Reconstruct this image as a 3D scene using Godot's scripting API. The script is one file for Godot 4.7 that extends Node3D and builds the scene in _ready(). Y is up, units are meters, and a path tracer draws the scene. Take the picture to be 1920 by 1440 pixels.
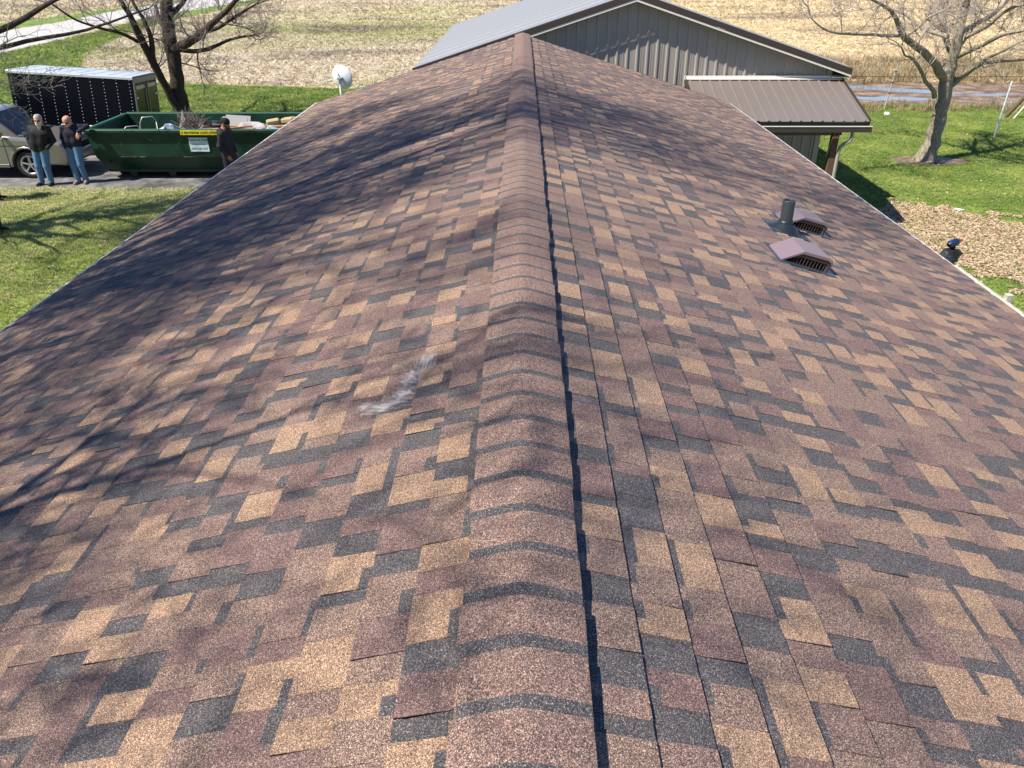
extends Node3D

# Looking along the ridge of a freshly shingled roof: lawn, metal garage, dumpster, trailer and bare trees.
const EYE := 5.33            # camera height above the lawn
const RIDGE := 3.944         # height of the ridge
const PITCH := 0.303         # rise of the roof per metre
const HALF := 4.17           # half width of the roof
const FAR_END := -16.4
const NEAR_END := 2.4
const COURSE := 0.143

var R := RandomNumberGenerator.new()
var M := {}
var used := {}
var wob := FastNoiseLite.new()

# ---------------------------------------------------------------- helpers
func numbered(n: String) -> String:
	if not used.has(n):
		used[n] = 0
		return n
	used[n] += 1
	return "%s_%03d" % [n, used[n]]

func tag(o: Node3D, label: String, category: String, group := "") -> Node3D:
	o.set_meta("label", label)
	o.set_meta("category", category)
	if group != "":
		o.set_meta("group", group)
	return o

func thing(called: String, label: String, category: String, at := Vector3.ZERO, turn := 0.0, group := "") -> Node3D:
	var o := Node3D.new()
	o.name = numbered(called)
	add_child(o)
	o.position = at
	o.rotation.y = turn
	return tag(o, label, category, group)

func S() -> SurfaceTool:
	var st := SurfaceTool.new()
	st.begin(Mesh.PRIMITIVE_TRIANGLES)
	return st

func obj(called: String, st: SurfaceTool, m: Material, parent: Node3D = null) -> MeshInstance3D:
	st.generate_normals()
	var me := st.commit()
	me.surface_set_material(0, m)
	return put(called, me, parent)

func put(called: String, me: Mesh, parent: Node3D = null) -> MeshInstance3D:
	var o := MeshInstance3D.new()
	o.mesh = me
	if parent == null:
		o.name = numbered(called)
		add_child(o)
	else:
		o.name = called
		parent.add_child(o, true)
	return o

func struct(called: String, st: SurfaceTool, m: Material) -> MeshInstance3D:
	var o := obj(called, st, m)
	o.set_meta("kind", "structure")
	return o

func tri(st: SurfaceTool, a: Vector3, b: Vector3, c: Vector3) -> void:
	st.add_vertex(a); st.add_vertex(b); st.add_vertex(c)

func quad(st: SurfaceTool, a: Vector3, b: Vector3, c: Vector3, d: Vector3) -> void:
	tri(st, a, b, c); tri(st, a, c, d)

func flat(st: SurfaceTool) -> void:
	st.set_smooth_group(-1)

func soft(st: SurfaceTool) -> void:
	st.set_smooth_group(0)

# a box with small chamfers
func bx(st: SurfaceTool, c: Vector3, s: Vector3, b := Basis.IDENTITY, ch := 0.0) -> void:
	flat(st)
	var h := s * 0.5
	if ch <= 0.0:
		var p: Array[Vector3] = []
		for i in 8:
			p.append(c + b * Vector3(h.x if i & 1 else -h.x, h.y if i & 2 else -h.y, h.z if i & 4 else -h.z))
		quad(st, p[0], p[1], p[3], p[2]); quad(st, p[5], p[4], p[6], p[7])
		quad(st, p[4], p[0], p[2], p[6]); quad(st, p[1], p[5], p[7], p[3])
		quad(st, p[2], p[3], p[7], p[6]); quad(st, p[4], p[5], p[1], p[0])
		return
	var g := h - Vector3.ONE * ch
	for ax in 3:
		for sg: float in [-1.0, 1.0]:
			var u := (ax + 1) % 3
			var v := (ax + 2) % 3
			var q: Array[Vector3] = []
			for k: Vector2 in [Vector2(-1, -1), Vector2(1, -1), Vector2(1, 1), Vector2(-1, 1)]:
				var w := Vector3.ZERO
				w[ax] = sg * h[ax]; w[u] = k.x * g[u]; w[v] = k.y * g[v]
				q.append(c + b * w)
			if sg < 0: quad(st, q[0], q[1], q[2], q[3])
			else: quad(st, q[3], q[2], q[1], q[0])
			# chamfer strips towards +u and -u
			for sv: float in [-1.0, 1.0]:
				var e: Array[Vector3] = []
				for k2: float in [-1.0, 1.0]:
					var w1 := Vector3.ZERO
					w1[ax] = sg * h[ax]; w1[u] = sv * g[u]; w1[v] = k2 * g[v]
					var w2 := Vector3.ZERO
					w2[ax] = sg * g[ax]; w2[u] = sv * h[u]; w2[v] = k2 * g[v]
					e.append(c + b * w1); e.append(c + b * w2)
				quad(st, e[0], e[1], e[3], e[2])
	for i in 8:
		var sx := 1.0 if i & 1 else -1.0
		var sy := 1.0 if i & 2 else -1.0
		var sz := 1.0 if i & 4 else -1.0
		tri(st, c + b * Vector3(sx * h.x, sy * g.y, sz * g.z), c + b * Vector3(sx * g.x, sy * h.y, sz * g.z), c + b * Vector3(sx * g.x, sy * g.y, sz * h.z))

func bar(st: SurfaceTool, a: Vector3, b: Vector3, w: float, h: float) -> void:
	var d := (b - a)
	var z := d.normalized()
	var x := Vector3.UP.cross(z)
	if x.length() < 0.01: x = Vector3.RIGHT
	x = x.normalized()
	bx(st, (a + b) * 0.5, Vector3(w, h, d.length()), Basis(x, z.cross(x), z))

func tube(st: SurfaceTool, pts: Array, radii: Array, sides: int, caps := true, bump := 0.0) -> void:
	soft(st)
	var rings: Array = []
	var ref := Vector3(0.31, 0.17, 0.93)
	for i in pts.size():
		var p: Vector3 = pts[i]
		var d: Vector3 = (pts[min(i + 1, pts.size() - 1)] - pts[max(i - 1, 0)])
		d = d.normalized() if d.length() > 1e-6 else Vector3.UP
		var x := (ref - d * ref.dot(d)).normalized()
		ref = x
		var y := d.cross(x)
		var ring: Array[Vector3] = []
		for k in sides:
			var t := TAU * k / sides
			var rr: float = radii[i]
			if bump > 0.0:
				rr *= 1.0 + bump * wob.get_noise_3d(p.x * 9.0 + cos(t) * 6.0, p.y * 5.0, p.z * 9.0 + sin(t) * 6.0)
			ring.append(p + (x * cos(t) + y * sin(t)) * rr)
		rings.append(ring)
	for i in rings.size() - 1:
		for k in sides:
			var k2 := (k + 1) % sides
			quad(st, rings[i][k], rings[i + 1][k], rings[i + 1][k2], rings[i][k2])
	if caps:
		flat(st)
		var n: int = rings.size() - 1
		for k in range(1, sides - 1):
			tri(st, rings[0][0], rings[0][k], rings[0][k + 1])
			tri(st, rings[n][0], rings[n][k + 1], rings[n][k])

# profile: array of Vector2(radius, height)
func lathe(st: SurfaceTool, prof: Array, seg: int, xf := Transform3D.IDENTITY) -> void:
	soft(st)
	for i in prof.size() - 1:
		for k in seg:
			var a := TAU * k / seg
			var b := TAU * (k + 1) / seg
			var p: Vector2 = prof[i]
			var q: Vector2 = prof[i + 1]
			var v0 := xf * Vector3(p.x * cos(a), p.y, p.x * sin(a))
			var v1 := xf * Vector3(q.x * cos(a), q.y, q.x * sin(a))
			var v2 := xf * Vector3(q.x * cos(b), q.y, q.x * sin(b))
			var v3 := xf * Vector3(p.x * cos(b), p.y, p.x * sin(b))
			if q.x > 1e-5: tri(st, v0, v1, v2)
			if p.x > 1e-5: tri(st, v0, v2, v3)

# polygon (Vector2 list) swept along an axis: o + x*a + y*b, thickness along n
func prism(st: SurfaceTool, poly: PackedVector2Array, o: Vector3, x: Vector3, y: Vector3, n: Vector3) -> void:
	flat(st)
	var ix := Geometry2D.triangulate_polygon(poly)
	var f := func(p: Vector2) -> Vector3: return o + x * p.x + y * p.y
	for k in range(0, ix.size(), 3):
		tri(st, f.call(poly[ix[k]]), f.call(poly[ix[k + 1]]), f.call(poly[ix[k + 2]]))
		tri(st, f.call(poly[ix[k]]) + n, f.call(poly[ix[k + 2]]) + n, f.call(poly[ix[k + 1]]) + n)
	for k in poly.size():
		var a: Vector3 = f.call(poly[k])
		var b: Vector3 = f.call(poly[(k + 1) % poly.size()])
		quad(st, a, b, b + n, a + n)

# a flat sheet with a ragged outline, corners given as (x, z)
func sheet(st: SurfaceTool, corners: Array, y: float, rag := 0.0, step := 0.7) -> void:
	flat(st)
	var poly := PackedVector2Array()
	for k in corners.size():
		var a: Vector2 = corners[k]
		var b: Vector2 = corners[(k + 1) % corners.size()]
		var n: int = maxi(1, int(a.distance_to(b) / step)) if rag > 0.0 else 1
		for i in n:
			var p := a.lerp(b, float(i) / n)
			if rag > 0.0:
				p += Vector2(wob.get_noise_2d(p.x * 14, p.y * 14), wob.get_noise_2d(p.x * 14 + 300, p.y * 14)) * rag
			poly.append(p)
	var ix := Geometry2D.triangulate_polygon(poly)
	for k in range(0, ix.size(), 3):
		var t := [poly[ix[k]], poly[ix[k + 1]], poly[ix[k + 2]]]
		if (t[1] - t[0]).cross(t[2] - t[0]) < 0: t = [t[0], t[2], t[1]]
		for p: Vector2 in t: st.add_vertex(Vector3(p.x, y, p.y))

func lin(c: Color) -> Color:
	return c.srgb_to_linear()

func mat(c: Color, rough := 0.8, metal := 0.0) -> StandardMaterial3D:
	var m := StandardMaterial3D.new()
	m.albedo_color = c
	m.roughness = rough
	m.metallic = metal
	return m

func tinted(rough := 0.85) -> StandardMaterial3D:
	var m := mat(Color.WHITE, rough)
	m.vertex_color_use_as_albedo = true
	return m

# a texture whose texels are picked from a palette: [[colour, weight], ...]
func granules(size: int, pal: Array, sd: int) -> ImageTexture:
	var r := RandomNumberGenerator.new()
	r.seed = sd
	var lut := PackedByteArray()
	lut.resize(256 * 3)
	var at := 0.0
	var k := 0
	for e in pal:
		at += e[1]
		while k < 256 and k < at * 256.0 + 0.5:
			var v := 1.0 + r.randf_range(-0.22, 0.22)
			lut[k * 3] = clampi(int(e[0].r8 * v), 0, 255)
			lut[k * 3 + 1] = clampi(int(e[0].g8 * v), 0, 255)
			lut[k * 3 + 2] = clampi(int(e[0].b8 * v), 0, 255)
			k += 1
	var d := PackedByteArray()
	d.resize(size * size * 3)
	for i in size * size:
		var n := (r.randi() & 255) * 3
		var j := i * 3
		d[j] = lut[n]; d[j + 1] = lut[n + 1]; d[j + 2] = lut[n + 2]
	return ImageTexture.create_from_image(Image.create_from_data(size, size, false, Image.FORMAT_RGB8, d))

# layered noise through a colour ramp, seamless
func blotch(size: int, sd: int, freqs: Array, weights: Array, ramp: Array) -> ImageTexture:
	var ims: Array = []
	for i in freqs.size():
		var f := FastNoiseLite.new()
		f.seed = sd + i * 17
		f.noise_type = FastNoiseLite.TYPE_SIMPLEX_SMOOTH
		f.fractal_octaves = 3
		f.frequency = freqs[i]
		ims.append(f.get_seamless_image(size, size).get_data())
	var g := Gradient.new()
	g.offsets = PackedFloat32Array(ramp.map(func(e): return e[0]))
	g.colors = PackedColorArray(ramp.map(func(e): return e[1]))
	var lut := PackedByteArray()
	for i in 256:
		var c := g.sample(i / 255.0)
		lut.append_array([c.r8, c.g8, c.b8])
	var d := PackedByteArray()
	d.resize(size * size * 3)
	for i in size * size:
		var v := 0.0
		for k in ims.size():
			v += ims[k][i] * weights[k]
		var n := clampi(int(v), 0, 255) * 3
		var j := i * 3
		d[j] = lut[n]; d[j + 1] = lut[n + 1]; d[j + 2] = lut[n + 2]
	return ImageTexture.create_from_image(Image.create_from_data(size, size, false, Image.FORMAT_RGB8, d))

func world_tex(m: StandardMaterial3D, t: Texture2D, metres: float) -> StandardMaterial3D:
	m.albedo_texture = t
	m.uv1_triplanar = true
	m.uv1_world_triplanar = true
	m.uv1_scale = Vector3.ONE / metres
	return m

func rough_bump(m: StandardMaterial3D, sd: int, freq: float, strength: float) -> void:
	var f := FastNoiseLite.new()
	f.seed = sd
	f.frequency = freq
	f.fractal_octaves = 3
	var im := f.get_seamless_image(512, 512)
	im.bump_map_to_normal_map(6.0)
	m.normal_enabled = true
	m.normal_texture = ImageTexture.create_from_image(im)
	m.normal_scale = strength

func copies(called: String, me: Mesh, xf: Array, cols: Array, label: String, category: String) -> MultiMeshInstance3D:
	var mm := MultiMesh.new()
	mm.transform_format = MultiMesh.TRANSFORM_3D
	mm.use_colors = true
	mm.mesh = me
	mm.instance_count = xf.size()
	for i in xf.size():
		mm.set_instance_transform(i, xf[i])
		mm.set_instance_color(i, cols[i])
	var o := MultiMeshInstance3D.new()
	o.multimesh = mm
	o.name = numbered(called)
	add_child(o)
	tag(o, label, category)
	o.set_meta("kind", "stuff")
	return o

func inside(p: Vector2, poly: PackedVector2Array) -> bool:
	return Geometry2D.is_point_in_polygon(p, poly)

# ---------------------------------------------------------------- scene
func _ready() -> void:
	R.seed = 20240411
	wob.seed = 5
	wob.frequency = 0.12
	var cam := Camera3D.new()
	add_child(cam)
	cam.position = Vector3(0, EYE, 0)
	cam.rotation_degrees = Vector3(-29.263, 0, 0)
	cam.projection = Camera3D.PROJECTION_FRUSTUM
	cam.near = 0.05
	cam.size = 0.05 * 2.0 * 720.0 / 1442.0
	cam.frustum_offset = Vector2(-0.05 * 20.0 / 1442.0, 0)
	cam.far = 900.0
	cam.current = true
	var env := Environment.new()
	env.background_mode = Environment.BG_SKY
	var sky := Sky.new()
	var sm := ProceduralSkyMaterial.new()
	sm.sky_top_color = Color(0.27, 0.41, 0.64)
	sm.sky_horizon_color = Color(0.70, 0.77, 0.84)
	sm.sky_curve = 0.12
	sm.ground_bottom_color = Color(0.24, 0.25, 0.18)
	sm.ground_horizon_color = Color(0.45, 0.45, 0.38)
	sm.sun_angle_max = 12.0
	sm.sky_energy_multiplier = 0.95
	sky.sky_material = sm
	env.sky = sky
	env.tonemap_mode = Environment.TONE_MAPPER_LINEAR
	env.tonemap_exposure = 1.9
	env.sdfgi_enabled = true
	env.ssao_enabled = true
	env.ssil_enabled = true
	var we := WorldEnvironment.new()
	we.environment = env
	add_child(we)
	var sun := DirectionalLight3D.new()
	add_child(sun)
	sun.look_at_from_position(Vector3.ZERO, Vector3(0.674, -1.0, -0.30))
	sun.light_color = Color(1.0, 0.97, 0.925)
	sun.light_energy = 1.5
	sun.light_angular_distance = 0.5
	sun.shadow_enabled = true
	make_materials()
	ground()
	house()
	garage()
	trees()
	yard()
	vehicles()
	dumpster()
	people()
	ground_cover()

func make_materials() -> void:
	# roofing granules: each colour of shingle is a mix of stones
	var tan := [[Color8(158, 126, 99), 0.28], [Color8(126, 99, 81), 0.27], [Color8(206, 176, 142), 0.17], [Color8(82, 66, 57), 0.19], [Color8(49, 44, 44), 0.09]]
	var brown := [[Color8(116, 92, 80), 0.27], [Color8(89, 71, 65), 0.26], [Color8(164, 136, 113), 0.19], [Color8(48, 42, 42), 0.20], [Color8(206, 183, 160), 0.08]]
	var maroon := [[Color8(107, 81, 76), 0.30], [Color8(85, 65, 62), 0.27], [Color8(148, 119, 106), 0.17], [Color8(48, 42, 42), 0.19], [Color8(194, 170, 153), 0.07]]
	var coal := [[Color8(60, 58, 60), 0.37], [Color8(42, 41, 44), 0.31], [Color8(92, 87, 85), 0.18], [Color8(128, 113, 101), 0.09], [Color8(176, 168, 162), 0.05]]
	var cap := [[Color8(113, 88, 79), 0.28], [Color8(88, 69, 64), 0.26], [Color8(160, 131, 112), 0.19], [Color8(48, 42, 42), 0.19], [Color8(202, 178, 157), 0.08]]
	var names := ["tan", "brown", "maroon", "coal", "cap"]
	var pals := [tan, brown, maroon, coal, cap]
	for i in 5:
		var m := mat(Color.WHITE, 0.93)
		m.albedo_texture = granules(576, pals[i], 11 + i)
		M[names[i]] = m
	M.vent_black = mat(Color8(18, 17, 18), 0.9)
	M.deck = mat(Color8(120, 96, 66), 0.9)
	M.white_metal = mat(Color8(222, 220, 212), 0.45)
	M.siding = mat(Color8(196, 186, 168), 0.7)
	M.soffit = mat(Color8(210, 206, 196), 0.7)
	M.brown_metal = mat(Color8(134, 116, 118), 0.36, 0.2)
	M.brown_face = mat(Color8(74, 58, 50), 0.5, 0.1)
	M.pvc = mat(Color8(48, 54, 58), 0.42)
	M.rubber = mat(Color8(30, 36, 42), 0.38)
	M.flashing = mat(Color8(70, 84, 98), 0.35, 0.5)
	M.taupe_wall = mat(Color8(156, 149, 140), 0.5)
	M.silver_roof = mat(Color8(152, 155, 159), 0.5, 0.0)
	M.taupe_roof = mat(Color8(116, 107, 100), 0.42, 0.1)
	M.dark_trim = mat(Color8(66, 56, 50), 0.45, 0.1)
	M.pale_trim = mat(Color8(226, 220, 206), 0.45)
	M.wood_post = mat(Color8(96, 72, 54), 0.85)
	M.glass_dark = mat(Color8(20, 24, 28), 0.06)
	M.concrete = world_tex(mat(Color.WHITE, 0.9), blotch(512, 61, [0.01, 0.09], [0.5, 0.5], [[0.2, Color8(150, 146, 140)], [0.5, Color8(172, 168, 162)], [0.8, Color8(192, 188, 182)]]), 4.0)
	M.asphalt = world_tex(mat(Color.WHITE, 0.93), blotch(768, 71, [0.006, 0.16], [0.55, 0.5], [[0.2, Color8(70, 69, 68)], [0.5, Color8(98, 96, 94)], [0.8, Color8(134, 131, 127)]]), 3.0)
	M.mud = world_tex(mat(Color.WHITE, 0.7), blotch(512, 81, [0.012, 0.08], [0.6, 0.45], [[0.2, Color8(70, 56, 42)], [0.5, Color8(112, 92, 72)], [0.8, Color8(150, 130, 106)]]), 6.0)
	var w := mat(Color8(120, 136, 150), 0.05)
	w.metallic_specular = 0.9
	M.water = w
	var lawn := world_tex(mat(Color.WHITE, 0.95), blotch(1024, 91, [0.004, 0.05, 0.2], [0.40, 0.3, 0.32], [[0.15, Color8(52, 70, 24)], [0.4, Color8(86, 110, 38)], [0.6, Color8(112, 130, 52)], [0.85, Color8(158, 156, 92)]]), 9.0)
	M.lawn = lawn
	var stub := world_tex(mat(Color.WHITE, 0.95), blotch(1024, 101, [0.005, 0.06, 0.25], [0.35, 0.3, 0.38], [[0.12, Color8(104, 88, 68)], [0.36, Color8(158, 140, 112)], [0.6, Color8(196, 178, 146)], [0.88, Color8(226, 212, 178)]]), 14.0)
	stub.vertex_color_use_as_albedo = true
	M.stubble = stub
	var bark := world_tex(mat(Color.WHITE, 0.95), blotch(512, 111, [0.02, 0.12], [0.5, 0.5], [[0.15, Color8(84, 76, 64)], [0.5, Color8(142, 132, 114)], [0.85, Color8(184, 174, 152)]]), 0.9)
	bark.uv1_scale = Vector3(1.6, 0.5, 1.6)
	rough_bump(bark, 7, 0.05, 1.2)
	M.bark = bark
	M.dark_bark = bark.duplicate()
	M.dark_bark.albedo_color = Color(0.42, 0.39, 0.37)
	M.twig = mat(Color8(112, 101, 94), 0.9)
	M.pale_twig = mat(Color8(158, 146, 134), 0.9)
	M.leafy = tinted(0.9)
	M.blade = tinted(0.8)
	M.blade.backlight_enabled = true
	M.blade.backlight = Color(0.3, 0.35, 0.1)
	M.weathered = world_tex(mat(Color.WHITE, 0.9), blotch(256, 131, [0.03, 0.2], [0.5, 0.5], [[0.2, Color8(140, 136, 122)], [0.8, Color8(200, 196, 180)]]), 0.8)
	M.skin_body = tinted(0.8)

# ---------------------------------------------------------------- ground
const LAWN := [Vector2(-31.5, 45), Vector2(-31.5, -50), Vector2(-33, -65), Vector2(-35.2, -80), Vector2(-35.4, -112), Vector2(-32.6, -112), Vector2(-32.2, -80), Vector2(-30, -65), Vector2(-26.4, -50), Vector2(-23.5, -44), Vector2(-17, -38.2), Vector2(-8.8, -36.6), Vector2(0, -36), Vector2(9, -34.5), Vector2(13.8, -32.8), Vector2(19.5, -32.2), Vector2(70, -31), Vector2(70, 45)]

func ground() -> void:
	# the field: one sheet out to the horizon, finer where it is seen
	var st := S()
	soft(st)
	var xs: Array = []
	var zs: Array = []
	for v: float in [-420, -200, -120, -90]: xs.append(v)
	for i in 61: xs.append(-75.0 + i * 2.5)
	for v: float in [90, 120, 200, 420]: xs.append(v)
	for v: float in [300, 120, 60, 20, 0, -20]: zs.append(v)
	for i in 45: zs.append(-30.0 - i * 2.5)
	for v: float in [-160, -220, -320, -520]: zs.append(v)
	var col := func(x: float, z: float) -> Color:
		var n := wob.get_noise_2d(x * 0.45, z * 0.9)
		var n2 := wob.get_noise_2d(x * 0.16 + 90, z * 0.3)
		var c := Color(0.86, 0.84, 0.80)
		c = c.lerp(Color(0.72, 0.80, 0.50), clampf(n2 * 2.0 + 0.1, 0, 1) * (0.75 if x < 8 else 0.1))
		c = c.lerp(Color(0.52, 0.47, 0.44), clampf(n * 1.9 - 0.15, 0, 0.75))
		if x > 2: c = c.lerp(Color(1.0, 0.90, 0.66), clampf((x - 2) / 8.0, 0, 0.85))
		return c
	for i in xs.size() - 1:
		for j in zs.size() - 1:
			var ps := [Vector2(xs[i], zs[j]), Vector2(xs[i + 1], zs[j]), Vector2(xs[i + 1], zs[j + 1]), Vector2(xs[i], zs[j + 1])]
			for k: int in [0, 2, 1, 0, 3, 2]:
				var p: Vector2 = ps[k]
				st.set_color(col.call(p.x, p.y))
				st.add_vertex(Vector3(p.x, 0, p.y))
	struct("field_ground", st, M.stubble)
	st = S(); sheet(st, LAWN, 0.004, 0.9); struct("lawn_ground", st, M.lawn)
	st = S(); sheet(st, [Vector2(-45.5, -60), Vector2(-44.5, -112), Vector2(-42.8, -112), Vector2(-41.5, -85), Vector2(-40.6, -60)], 0.004, 0.8); struct("verge_ground", st, M.lawn)
	st = S(); sheet(st, [Vector2(-31.3, 45), Vector2(-31.6, -46), Vector2(-32.4, -57), Vector2(-34.3, -68), Vector2(-35.8, -82), Vector2(-35.6, -135), Vector2(-44, -135), Vector2(-43, -90), Vector2(-40.8, -74), Vector2(-40, -58), Vector2(-40, 45)], 0.008, 0.15); struct("road", st, M.concrete)
	st = S(); sheet(st, [Vector2(-31.4, -20.0), Vector2(-4.2, -20.0), Vector2(-4.0, -27.4), Vector2(-31.4, -27.6)], 0.008, 0.12, 0.4); struct("driveway", st, M.asphalt)
	st = S(); sheet(st, [Vector2(9, -34.2), Vector2(13.8, -32.6), Vector2(19.5, -32.0), Vector2(60, -31), Vector2(60, -38), Vector2(24, -38.6), Vector2(14, -39), Vector2(8, -38.5)], 0.008, 0.7, 0.5); struct("muddy_ditch_ground", st, M.mud)
	for a: Array in [[Vector2(13.2, -37.4), Vector2(15.2, -36.6), Vector2(17.6, -35.4), Vector2(19.6, -35.2), Vector2(18.2, -36.2), Vector2(15.8, -37.3), Vector2(14.0, -38.0)],
			[Vector2(13.0, -34.2), Vector2(14.6, -33.6), Vector2(17.2, -33.4), Vector2(17.6, -34.0), Vector2(15.2, -34.5)],
			[Vector2(18.4, -33.0), Vector2(22, -32.6), Vector2(30, -32.3), Vector2(30, -33.0), Vector2(22, -33.4)],
			[Vector2(18.8, -34.8), Vector2(20.2, -34.6), Vector2(21.4, -35.0), Vector2(19.6, -35.1)]]:
		st = S(); sheet(st, a, 0.012, 0.25, 0.3); struct("puddle_water", st, M.water)

func seeded(n: int) -> RandomNumberGenerator:
	var g := RandomNumberGenerator.new()
	g.seed = n
	return g

# ---------------------------------------------------------------- the house
func shingle_parts(sd: int) -> Array:
	# five lists of triangles (tan, brown, maroon, coal, mixed) in the shingle's own axes: x along the course, y out, z down the slope
	var r := RandomNumberGenerator.new()
	r.seed = sd
	var out := [[], [], [], [], []]
	var ou := Vector2(r.randf(), r.randf()) * 0.9
	var lo := 0.0105
	var top := 0.0012
	var tab := 0.0023
	var z0 := -0.02
	var face := func(c: int, a: Vector3, b: Vector3, d: Vector3, e: Vector3) -> void:
		for p: Vector3 in [a, b, d, a, d, e]:
			out[c].append([p, Vector2(p.x + ou.x, p.z + p.y * 2.0 + ou.y) / 0.9])
	var h := func(z: float) -> float: return lerpf(top, lo, (z - z0) / (COURSE - z0))
	var x := 0.0
	var was_tab := r.randf() < 0.5
	var last := -1
	while x < 0.999:
		was_tab = not was_tab or r.randf() < 0.45
		var w := r.randf_range(0.075, 0.19) if was_tab else r.randf_range(0.05, 0.13)
		var x2 := x + w
		if x2 > 0.93: x2 = 1.0
		var c := 0
		for attempt in 3:
			var q := r.randf()
			if was_tab: c = 0 if q < 0.27 else 1 if q < 0.52 else 4 if q < 0.70 else 2 if q < 0.88 else 3
			else: c = 3 if q < 0.66 else 1 if q < 0.84 else 2
			if c != last: break
		last = c
		var up := tab if was_tab else 0.0
		var s1 := r.randf_range(-0.004, 0.004)
		var band := r.randf_range(0.026, 0.042) if r.randf() < (0.5 if was_tab else 0.2) else 0.0
		var bs := x
		var be := x2
		if band > 0.0 and r.randf() < 0.5:
			if r.randf() < 0.5: bs = lerpf(x, x2, 0.45)
			else: be = lerpf(x, x2, 0.55)
		var A := func(px: float, z: float) -> Vector3: return Vector3(px, h.call(z) + up, z)
		if band > 0.0:
			face.call(3, A.call(bs, z0), A.call(be, z0), A.call(be, band), A.call(bs, band))
			if bs > x: face.call(c, A.call(x, z0), A.call(bs, z0), A.call(bs, band), A.call(x, band))
			if be < x2: face.call(c, A.call(be, z0), A.call(x2, z0), A.call(x2, band), A.call(be, band))
			face.call(c, A.call(x, band), A.call(x2, band), A.call(x2 + s1, COURSE), A.call(x + s1, COURSE))
		else:
			face.call(c, A.call(x, z0), A.call(x2, z0), A.call(x2 + s1, COURSE), A.call(x + s1, COURSE))
		# butt edge and the two sides of a tab
		var e := COURSE
		face.call(c, A.call(x + s1, e), A.call(x2 + s1, e), Vector3(x2 + s1, -0.003, e), Vector3(x + s1, -0.003, e))
		if was_tab:
			for px: float in [x, x2]:
				var t := A.call(px, z0) as Vector3
				var b := A.call(px + s1, e) as Vector3
				face.call(c, t, b, b - Vector3(0, tab, 0), t - Vector3(0, tab, 0))
		x = x2
	return out

func shingle_mesh(parts: Array) -> ArrayMesh:
	var me := ArrayMesh.new()
	var ms := [M.tan, M.brown, M.maroon, M.coal, M.cap]
	for c in 5:
		if parts[c].is_empty(): continue
		var st := S()
		flat(st)
		for v: Array in parts[c]:
			st.set_uv(v[1])
			st.add_vertex(v[0])
		st.generate_normals()
		st.commit(me)
		me.surface_set_material(me.get_surface_count() - 1, ms[c])
	return me

func slope_frame(side: float, d: float, z: float) -> Transform3D:
	# a frame on the slope, d metres down from the ridge; x along the course, y out of the roof, z down the slope
	var cs := 1.0 / sqrt(1.0 + PITCH * PITCH)
	var sn := PITCH * cs
	var n := Vector3(side * sn, cs, 0)
	var down := Vector3(side * cs, -sn, 0)
	var x := n.cross(down)
	return Transform3D(Basis(x, n, down), Vector3(0, RIDGE, z) + down * d)

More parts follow.
